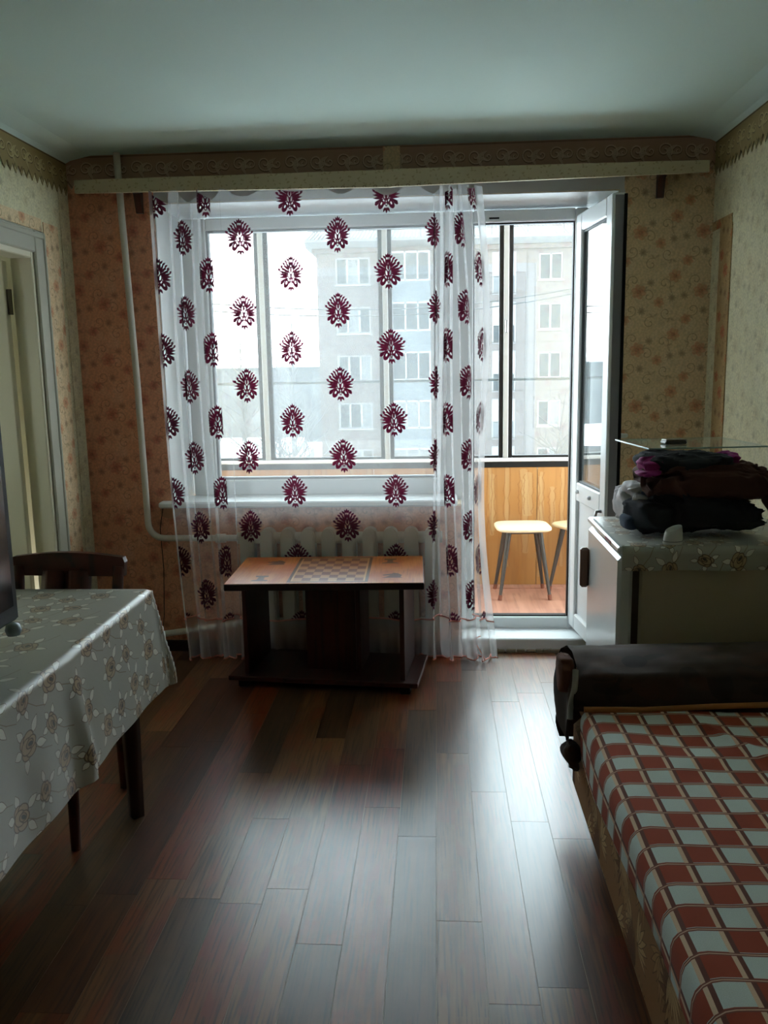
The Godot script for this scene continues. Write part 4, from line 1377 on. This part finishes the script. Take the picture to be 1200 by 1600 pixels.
func chess_table() -> void:
	var t := thing("chess_table", "low wooden table with a chessboard printed on its golden top", "table", Vector3(-0.5, 0, -3.8))
	var turn := Transform3D(Basis(Vector3.UP, deg_to_rad(-6.0)), Vector3(-0.013, 0, -0.062))
	# the top sits square to the window, the base is turned a little under it
	var top := put("tabletop", box_mesh(Vector3(0.862, 0.03, 0.52), 0.004), M.dark_wood, t)
	top.position = Vector3(0.004, 0.538, 0.03)
	top.rotation.y = deg_to_rad(1.4)
	var st := begin()
	quad(st, Vector3(-0.428, 0.0165, 0.258), Vector3(0.428, 0.0165, 0.258), Vector3(0.428, 0.0165, -0.258), Vector3(-0.428, 0.0165, -0.258), Vector3.UP, [Vector2(0, 1), Vector2(1, 1), Vector2(1, 0), Vector2(0, 0)])
	for e in [[Vector3(-0.428, 0, 0.258), Vector3(0.428, 0, 0.258)], [Vector3(0.428, 0, 0.258), Vector3(0.428, 0, -0.258)], [Vector3(0.428, 0, -0.258), Vector3(-0.428, 0, -0.258)], [Vector3(-0.428, 0, -0.258), Vector3(-0.428, 0, 0.258)]]:
		quad(st, e[0] + Vector3(0, 0.015, 0), e[1] + Vector3(0, 0.015, 0), e[1] + Vector3(0, 0.0165, 0), e[0] + Vector3(0, 0.0165, 0), (e[0] + e[1]))
	var inlay := put("chessboard_print", done(st), M.chess, top)
	tag(inlay, "golden lacquered board print with chequers and chess figures", "")
	for q in [["base_board", Vector3(0.885, 0.022, 0.40), Vector3(0, 0.052, 0)], ["side_panel", Vector3(0.022, 0.46, 0.34), Vector3(-0.36, 0.293, 0)], ["side_panel", Vector3(0.022, 0.46, 0.34), Vector3(0.37, 0.293, 0)], ["centre_panel", Vector3(0.235, 0.46, 0.022), Vector3(0.02, 0.293, 0.06)], ["centre_panel", Vector3(0.022, 0.46, 0.22), Vector3(0.148, 0.293, -0.05)]]:
		var o := put(q[0], box_mesh(q[1], 0.003), M.table_wood, t)
		o.transform = turn * Transform3D(Basis(), q[2])
	for sx in [-1.0, 1.0]:
		for sz in [-1.0, 1.0]:
			var o := put("foot", box_mesh(Vector3(0.05, 0.041, 0.05), 0.006), M.dark, t)
			o.transform = turn * Transform3D(Basis(), Vector3(sx * 0.38, 0.0205, sz * 0.15))


# ---------------------------------------------------------------- dining table, chair, television

func dining_corner() -> void:
	var t := thing("dining_table", "dining table with square dark legs under the rose-printed cloth", "table")
	put("tabletop", span_mesh(Vector3(-1.74, 0.725, -2.65), Vector3(-0.965, 0.752, -1.3), 0.004), M.dark_wood, t)
	var st := begin()
	frame_bars(st, -1.70, -2.60, -1.01, -1.36, [0.022, 0.022, 0.022, 0.022], 0.64, 0.725, 0.002)
	var ap := put("apron", done(st), M.dark_wood, t)
	ap.transform = Transform3D(Basis(Vector3(1, 0, 0), Vector3(0, 0, 1), Vector3(0, -1, 0)), Vector3.ZERO).inverse() * Transform3D.IDENTITY
	ap.transform = Transform3D(Basis(Vector3(1, 0, 0), Vector3(0, 0, 1), Vector3(0, 1, 0)), Vector3.ZERO)
	for p in [[-1.01, -2.575], [-1.68, -2.575], [-1.01, -1.38], [-1.68, -1.38]]:
		st = begin()
		tube(st, [Vector3(p[0], 0.725, p[1]), Vector3(p[0], 0.35, p[1]), Vector3(p[0], 0.0, p[1])], [0.037, 0.033, 0.026], 4)
		put("leg", done(st), M.dark_wood, t)
	# the cloth: top, then the right and the far drops, gently waved
	var rows := []
	var uvs := []
	var nx := 60
	var nz := 90
	for j in nz + 1:
		var row := []
		var ur := []
		for i in nx + 1:
			# cloth coordinates: a runs from the wall to beyond the right edge, b from the far drop to the near one
			var a := -1.765 + 1.175 * i / nx
			var b := -3.03 + 1.94 * j / nz
			var xe := -0.947
			var ze := -2.675
			var dx := maxf(0.0, a - xe)
			var dz := maxf(0.0, ze - b)
			var nb := maxf(0.0, b + 1.29)
			var p := Vector3(minf(a, xe), 0.757, clampf(b, ze, -1.29))
			var drop := maxf(dx, maxf(dz, nb))
			if drop > 0.0:
				var wave := 0.003 * sin(b * 9.0 + 1.0) + 0.003 * sin(b * 23.0)
				if dx > 0.0:
					var k := minf(dx / 0.3, 1.0)
					p.x += 0.004 + k * 0.018 + k * wave + 0.03 * k * exp(-pow((b + 2.03) / 0.035, 2))
					p.y -= dx * 0.97 + 0.0
					if dz > 0.0:
						p.x += 0.10 * minf(dx, dz)
						p.z -= 0.16 * minf(dx, dz)
				if dz >= dx and dz > 0.0:
					p.y = 0.757 - dz * 0.97
					p.z = minf(p.z, ze - 0.004 - 0.05 * dz)
					if dx > 0.0:
						p.x = xe + 0.004 + 0.10 * dx
				if nb > 0.0:
					p.y = minf(p.y, 0.757 - nb * 0.97)
					p.z = -1.286
			row.append(p)
			ur.append(Vector2(a, b) / 0.5)
		rows.append(row)
		uvs.append(ur)
	var cl := put("tablecloth", sheet(rows, uvs), M.tablecloth)
	tag(cl, "grey-white satin cloth printed with brown roses hanging over the dining table", "tablecloth")
	# chair pushed in at the far end
	var ch := thing("dining_chair", "dark red wooden chair pushed in behind the far end of the clothed table", "chair", Vector3(-1.295, 0, -2.58), -0.05)
	var at := func(x: float, y: float, z: float) -> Vector3:
		return Vector3(x, y, z)
	for s in [-1.0, 1.0]:
		put("rear_post", tube_mesh([at.call(s * 0.165, 0.0, -0.20), at.call(s * 0.17, 0.43, -0.18), at.call(s * 0.178, 0.64, -0.2), at.call(s * 0.182, 0.80, -0.235)], [0.019, 0.023, 0.021, 0.019], 8), M.chair_wood, ch)
		put("front_leg", tube_mesh([at.call(s * 0.175, 0.0, 0.2), at.call(s * 0.18, 0.43, 0.19)], [0.016, 0.022], 8), M.chair_wood, ch)
		st = begin()
		box(st, Vector3(s * 0.168, 0.40, 0.0), Vector3(0.02, 0.05, 0.36), 0.003)
		put("side_rail", done(st), M.chair_wood, ch)
	put("seat", box_mesh(Vector3(0.40, 0.028, 0.41), 0.012, Vector3(0, 0.442, 0.01)), M.chair_wood, ch)
	var rail := PackedVector2Array()
	for n in 13:
		var x := -0.2 + 0.4 * n / 12.0
		rail.append(Vector2(x, 0.832 + 0.016 * cos(x / 0.2 * PI * 0.5)))
	rail.append_array([Vector2(0.206, 0.815), Vector2(0.2, 0.765), Vector2(-0.2, 0.765), Vector2(-0.206, 0.815)])
	st = begin()
	prism(st, rail, -0.258, -0.232)
	put("top_rail", done(st), M.chair_wood, ch)
	for x in [-0.055, 0.03]:
		put("back_slat", tube_mesh([at.call(x, 0.46, -0.185), at.call(x, 0.62, -0.205), at.call(x, 0.78, -0.243)], [0.05, 0.05, 0.05], 4), M.chair_wood, ch)
	# television on the table, facing the sofa
	var tv := thing("television", "black flat television standing on the cloth at the left edge", "television", Vector3(-1.1, 0.765, -2.1))
	put("case", span_mesh(Vector3(-0.045, 0.062, 0.0), Vector3(0.0, 0.62, 0.78), 0.008), M.dark, tv)
	put("screen", span_mesh(Vector3(0.0, 0.105, 0.03), Vector3(0.0025, 0.595, 0.75), 0.001), plain(c8(20, 28, 34), 0.12, 0.0, 0.7), tv)
	put("foot", tube_mesh([Vector3(-0.13, 0.008, 0.0), Vector3(-0.08, 0.03, 0.05), Vector3(-0.03, 0.062, 0.12), Vector3(-0.08, 0.03, 0.2), Vector3(-0.13, 0.008, 0.24)], [0.008, 0.011, 0.012, 0.011, 0.008], 8), M.dark, tv)
	st = begin()
	lathe(st, [Vector2(0, 0.0), Vector2(0.017, 0.003), Vector2(0.022, 0.018), Vector2(0.017, 0.034), Vector2(0, 0.04)], 16, Transform3D(Basis(), Vector3(-0.045, 0.0, -0.045)))
	put("foot_cap", done(st), plain(c8(140, 150, 155), 0.25, 0.4), tv)


# ---------------------------------------------------------------- refrigerator and what lies on it

func fridge() -> void:
	var t := thing("refrigerator", "low white refrigerator with a brown grip on its door beside the sofa arm", "refrigerator", Vector3(0.615, 0, -2.87))
	put("body", span_mesh(Vector3(0.07, 0.03, -0.585), Vector3(0.63, 0.825, -0.005), 0.012), M.beige, t)
	put("base", span_mesh(Vector3(0.09, 0.0, -0.56), Vector3(0.62, 0.04, -0.03)), M.dark, t)
	put("top_board", span_mesh(Vector3(-0.004, 0.822, -0.592), Vector3(0.635, 0.846, 0.0), 0.006), M.enamel, t)
	var door := put("door", span_mesh(Vector3(-0.002, 0.05, -0.588), Vector3(0.05, 0.808, 0.0), 0.012), M.enamel, t)
	put("seal", span_mesh(Vector3(0.05, 0.06, -0.58), Vector3(0.072, 0.8, -0.008)), M.gasket, t)
	put("handle", span_mesh(Vector3(-0.036, 0.56, -0.574), Vector3(-0.002, 0.725, -0.545), 0.008), M.handle_brown, door)
	put("badge", span_mesh(Vector3(-0.0055, 0.83, -0.22), Vector3(-0.003, 0.842, -0.12), 0.0005), plain(c8(110, 20, 40), 0.4), t)
	# its cloth, an overhang towards the sofa
	var rows := []
	var uvs := []
	for j in 25:
		var row := []
		var ur := []
		for i in 41:
			var a := 0.01 + 0.66 * i / 40.0
			var b := -0.57 + 0.66 * j / 24.0
			var over := maxf(0.0, b - 0.006)
			row.append(Vector3(a - (0.0 if over <= 0 else 0.006 * sin(a * 30.0)), 0.8485 - over * 0.98 + (0.0015 * sin(a * 19.0) * sin(b * 23.0) + 0.0015 if over <= 0 else 0.0), minf(b, 0.006) + (0.004 + 0.006 * sin(a * 22.0) * minf(1.0, over * 20.0) if over > 0 else 0.0)))
			ur.append(Vector2(a * 0.9, b * 0.9 + 0.1) / 0.4)
		rows.append(row)
		uvs.append(ur)
	var cl := put("fridge_cloth", sheet(rows, uvs), M.tablecloth)
	cl.position = Vector3(0.615, 0, -2.87)
	tag(cl, "rose-printed satin cloth covering the top of the refrigerator", "cloth")


func folds(amp: float, sd: int, layers: float, sag := 0.0, lean := 0.0) -> Callable:
	var n := FastNoiseLite.new()
	n.seed = sd
	n.frequency = 9.0
	n.fractal_type = FastNoiseLite.FRACTAL_RIDGED
	n.fractal_octaves = 3
	return func(p: Vector3) -> Vector3:
		var k := n.get_noise_3d(p.x, p.y * 1.6, p.z)
		var k2 := n.get_noise_3d(p.x + 9.0, p.y * 1.6, p.z - 4.0)
		var f := sin(p.y * layers + 3.0 * k)
		return Vector3(k * amp + signf(p.x) * f * amp * 0.35, k2 * amp * 0.7 - sag * p.x * p.x - lean * maxf(p.y + 0.04, 0.0) * (p.x + 0.1), k2 * amp + signf(p.z) * f * amp * 0.35)


func soft(called: String, label: String, category: String, at: Vector3, turn: float, size: Vector3, m: Material, amp: float, sd: int, layers: float, sag := 0.0, lean := 0.0) -> MeshInstance3D:
	var o := put(called, lump(size, 0.45, 0.5, 64, 36, folds(amp, sd, layers, sag, lean)), m)
	o.position = at
	o.rotation.y = turn
	tag(o, label, category)
	return o


func clothes_pile() -> void:
	var bag := soft("cloth_bag", "crumpled whitish bag peeping out at the left of the clothes pile", "bag", Vector3(0.755, 0.935, -3.2), 0.2, Vector3(0.15, 0.16, 0.26), M.bag, 0.022, 4, 40.0)
	put("fold", lump(Vector3(0.10, 0.05, 0.12), 0.6, 0.7, 32, 18, folds(0.014, 14, 40.0)), M.bag, bag).position = Vector3(-0.02, 0.065, 0.02)
	var jacket := soft("jacket", "dark navy jacket lying folded at the bottom of the clothes pile", "jacket", Vector3(0.945, 0.936, -3.14), 0.06, Vector3(0.38, 0.15, 0.28), M.black_cloth, 0.03, 21, 22.0, 0.3, 1.6)
	var roll := put("sleeve", lump(Vector3(0.15, 0.115, 0.2), 0.5, 0.55, 40, 24, folds(0.014, 33, 50.0)), M.black_cloth, jacket)
	roll.position = Vector3(-0.185, -0.018, 0.05)
	roll.rotation.y = 0.25
	var col := put("collar", lump(Vector3(0.30, 0.045, 0.16), 0.6, 0.6, 40, 20, folds(0.012, 41, 50.0, 0.5)), M.denim, jacket)
	col.position = Vector3(-0.06, 0.062, 0.0)
	put("cuff", lump(Vector3(0.06, 0.055, 0.1), 0.6, 0.6, 24, 14, folds(0.006, 43, 60.0)), M.denim, jacket).position = Vector3(-0.25, -0.045, 0.03)
	var coat := soft("coat", "brown coat in the middle of the clothes pile with its hem hanging down", "coat", Vector3(0.945, 1.03, -3.15), -0.05, Vector3(0.43, 0.125, 0.31), M.coat, 0.04, 57, 30.0, 0.3)
	var rows := []
	for j in 15:
		var row := []
		for i in 13:
			var u := i / 12.0
			var v := j / 14.0
			row.append(Vector3(0.175 + 0.09 * u + 0.025 * v + 0.012 * sin(v * 6.0 + u * 5.0) - 0.05 * v * u, 0.045 - 0.20 * v * (0.55 + 0.45 * u) - 0.02 * u, 0.165 - 0.10 * u + 0.02 * sin(v * 5.0)))
		rows.append(row)
	put("hanging_hem", sheet(rows), M.coat, coat)
	var top := soft("blouse_bundle", "black and magenta bundle of clothes on top of the pile under the glass", "clothes", Vector3(0.885, 1.094, -3.16), 0.03, Vector3(0.30, 0.075, 0.28), M.black_cloth, 0.02, 71, 60.0)
	for q in [[Vector3(-0.13, 0.004, 0.07), Vector3(0.07, 0.05, 0.12), 81], [Vector3(-0.15, -0.025, 0.09), Vector3(0.06, 0.022, 0.10), 83], [Vector3(0.135, 0.02, 0.05), Vector3(0.05, 0.04, 0.12), 87]]:
		put("magenta_fold", lump(q[1], 0.7, 0.7, 36, 20, folds(0.022, q[2], 70.0)), M.magenta, top).position = q[0]
	# sheet of glass on the pile
	var g := thing("glass_sheet", "rectangular sheet of glass balanced on top of the clothes pile", "glass")
	g.transform = Transform3D(Basis(Vector3(0.994, 0.0, -0.10).normalized(), Vector3(0.0, 1, 0.0), Vector3(0.10, 0, 0.994).normalized()).orthonormalized(), Vector3(0.98, 1.147, -3.405))
	var gm := plain(Color(0.75, 0.9, 0.84, 0.25), 0.03)
	gm.transparency = BaseMaterial3D.TRANSPARENCY_ALPHA
	put("pane", box_mesh(Vector3(0.445, 0.005, 0.40), 0.001), gm, g)
	var st := begin()
	frame_bars(st, -0.2235, -0.201, 0.2235, 0.201, [0.002, 0.002, 0.002, 0.002], -0.0027, 0.0027, 0.0005)
	var ed := put("polished_edge", done(st), plain(c8(150, 176, 164), 0.15), g)
	ed.rotation.x = PI / 2
	var ph := thing("phone", "small dark metal-edged phone lying on the glass sheet", "phone", Vector3(0.91, 1.150, -3.34), 0.12)
	put("body", box_mesh(Vector3(0.085, 0.012, 0.055), 0.004, Vector3(0, 0.007, 0)), plain(c8(72, 66, 58), 0.35, 0.3), ph)
	put("lid", box_mesh(Vector3(0.082, 0.005, 0.05), 0.002, Vector3(0.004, 0.0155, -0.006)), plain(c8(120, 116, 106), 0.3, 0.6), ph)
	# slanted white holder in front
	var h := thing("white_holder", "small white plastic holder with a slanted hollow top in front of the dark jacket", "holder", Vector3(0.80, 0.851, -2.90), 0.3)
	var rows2 := []
	for k in [[0.0, 0.0, 0.0], [0.95, 0.0, 0.0], [1.0, 0.004, 0.0], [0.97, 0.02, 0.1], [0.92, 0.038, 0.3], [0.84, 0.052, 0.45], [0.78, 0.054, 0.45], [0.72, 0.048, 0.45], [0.4, 0.034, 0.4], [0.0, 0.031, 0.3]]:
		var row := []
		for i in 33:
			var a := TAU * i / 32.0
			row.append(Vector3(cos(a) * 0.034 * k[0] + 0.004 * k[2], k[1] + k[2] * 0.022 * cos(a) * minf(1.0, k[0] * 1.3), sin(a) * 0.028 * k[0]))
		rows2.append(row)
	put("shell", sheet(rows2), plain(c8(210, 208, 206), 0.4), h)
	put("ring_line", tube_mesh(range(0, 17).map(func(i): return Vector3(cos(TAU * i / 16.0) * 0.0343, 0.011, sin(TAU * i / 16.0) * 0.0283)), 0.0012, 5), plain(c8(110, 110, 110), 0.5), h)


# ---------------------------------------------------------------- sofa

func sofa() -> void:
	var t := thing("sofa", "sofa bed with brown leaf-patterned upholstery along the right wall", "sofa", Vector3(0.0, 0, 0))
	put("base", span_mesh(Vector3(0.428, 0.11, -2.62), Vector3(1.285, 0.36, 0.35), 0.03), M.sofa, t)
	put("mattress", span_mesh(Vector3(0.435, 0.33, -2.40), Vector3(1.285, 0.446, 0.3), 0.04), M.sofa, t)
	put("arm", span_mesh(Vector3(0.45, 0.30, -2.76), Vector3(1.285, 0.54, -2.46), 0.06), M.sofa, t)
	for p in [[0.52, -2.55], [1.2, -2.55], [0.52, 0.25], [1.2, 0.25]]:
		var st := begin()
		lathe(st, [Vector2(0.0, 0.0), Vector2(0.022, 0.0), Vector2(0.028, 0.13), Vector2(0, 0.13)], 12, Transform3D(Basis(), Vector3(p[0], 0.0, p[1])))
		put("leg", done(st), M.dark_wood, t)
	# checked blanket: over the top, rounding down the side
	var rows := []
	var uvs := []
	var nz := 130
	for j in nz + 1:
		var z := -2.42 + 2.55 * j / nz
		var row := []
		var ur := []
		for i in 61:
			var s := -0.165 + 1.005 * i / 60.0     # distance over the edge line, from the hanging side to the wall
			var r := 0.045
			var p := Vector3.ZERO
			var low := -0.145 + 0.06 * smoothstep(-2.3, -1.3, z) + 0.008 * sin(z * 2.1) + 0.006 * sin(z * 9.0)
			var s2 := maxf(s, low) if s < -0.04 else s
			if s2 < -r * PI / 4:
				p = Vector3(0.418 - 0.012 * (-s2), 0.454 - r - (-s2 - r * PI / 4), z)
			elif s2 < r * PI / 4:
				var a := (s2 + r * PI / 4) / r
				p = Vector3(0.418 + r - r * cos(a), 0.454 - r + r * sin(a), z)
			else:
				p = Vector3(0.418 + r + s2 - r * PI / 4, 0.454, z)
			p.x += 0.006 * sin(z * 7.0) * clampf(-s2 * 8.0, 0, 1)
			var w := 0.004 * sin(z * 5.0 + s * 7.0) + 0.003 * sin(z * 13.0 - s * 19.0) + 0.009 * exp(-pow((z + 2.12 + 0.25 * (s - 0.35)) / 0.05, 2)) * exp(-pow((s - 0.32) / 0.14, 2))
			w += 0.010 * exp(-pow((s - 0.42 - 0.5 * (z + 2.1)) / 0.018, 2)) * smoothstep(-2.4, -2.15, z) * (1.0 - smoothstep(-1.75, -1.6, z))
			p.y += maxf(w, -0.002)
			row.append(p)
			ur.append(Vector2(s / 0.144, z / 0.136))
		rows.append(row)
		uvs.append(ur)
	var bl := put("blanket", sheet(rows, uvs), M.blanket)
	tag(bl, "rust and white checked blanket spread over the sofa bed", "blanket")
	# brown throw over the arm
	rows = []
	var prof := [[-2.405, 0.452], [-2.42, 0.47], [-2.43, 0.505], [-2.455, 0.54], [-2.52, 0.557], [-2.62, 0.562], [-2.71, 0.552], [-2.77, 0.52], [-2.785, 0.42], [-2.788, 0.30], [-2.788, 0.2]]
	var nn := FastNoiseLite.new()
	nn.seed = 5
	nn.frequency = 6.0
	for j in 41:
		var k := j / 40.0 * (prof.size() - 1)
		var k0 := mini(int(k), prof.size() - 2)
		var z := lerpf(prof[k0][0], prof[k0 + 1][0], k - k0)
		var y := lerpf(prof[k0][1], prof[k0 + 1][1], k - k0)
		var row := []
		for i in 61:
			var u := i / 60.0
			var x := lerpf(0.41, 1.29, u)
			var n := nn.get_noise_3d(x, y, z)
			row.append(Vector3(x - 0.012 * sin(y * 30.0) * (1.0 - smoothstep(0.0, 0.1, u)), y + 0.010 * n + 0.03 * u * smoothstep(0.45, 0.6, y), z + 0.014 * n))
		rows.append(row)
	var th := put("throw", sheet(rows), M.throw)
	tag(th, "dark brown velour throw over the far sofa arm", "throw")
	# the left end hangs down in a corner with a pale edge
	rows = []
	for j in 17:
		var v := j / 16.0
		var row := []
		for i in 17:
			var u := i / 16.0
			var z := lerpf(-2.44, -2.72, u)
			var top := 0.546 if u < 0.8 else 0.535
			row.append(Vector3(0.411 - 0.035 * sin(v * 2.2) * (0.5 + 0.5 * u) - 0.012 * sin(u * 9.0 + v * 3.0), top - v * (0.30 - 0.18 * u) , z - 0.02 * v))
		rows.append(row)
	put("end_drop", sheet(rows), M.throw, th)
	var pale := []
	for k in 14:
		var v := k / 13.0
		pale.append(Vector3(0.408 - 0.016 * v, 0.562 - 0.15 * v, -2.455 + 0.015 * sin(v * 6.0) + 0.02 * v))
	put("pale_edge", tube_mesh(pale, 0.009, 6), M.lining, th)
	var corner := put("turned_corner", lump(Vector3(0.045, 0.11, 0.10), 0.55, 0.6, 28, 20, folds(0.008, 91, 30.0)), plain(c8(104, 66, 52), 0.95), th)
	corner.position = Vector3(0.385, 0.525, -2.53)
	var low_c := put("hanging_corner", lump(Vector3(0.045, 0.10, 0.07), 0.7, 0.8, 28, 20, folds(0.014, 97, 60.0)), M.throw, th)
	low_c.position = Vector3(0.40, 0.29, -2.45)
	low_c.rotation.z = 0.3
	put("piping", tube_mesh([Vector3(0.425, 0.463, -2.392), Vector3(0.6, 0.462, -2.395), Vector3(0.8, 0.47, -2.405), Vector3(1.0, 0.476, -2.41), Vector3(1.28, 0.47, -2.42)], 0.009, 8), plain(c8(170, 110, 60), 0.9), t)


func small_bits() -> void:
	var wire := put("wire", tube_mesh([Vector3(-1.405, 0.78, -4.235), Vector3(-1.43, 0.66, -4.238), Vector3(-1.425, 0.45, -4.24), Vector3(-1.438, 0.2, -4.24), Vector3(-1.46, 0.02, -4.235)], 0.0022, 5), M.dark)
	tag(wire, "thin dark wire hanging down the wall left of the curtain", "wire")
	var plaster := put("plaster_patch", lump(Vector3(0.10, 0.07, 0.012), 0.8, 0.9, 28, 14, folds(0.006, 5, 60.0)), plain(c8(188, 140, 108), 0.95))
	plaster.position = Vector3(-1.375, 0.745, -4.242)
	tag(plaster, "torn patch of bare plaster under the left end of the window sill", "patch")
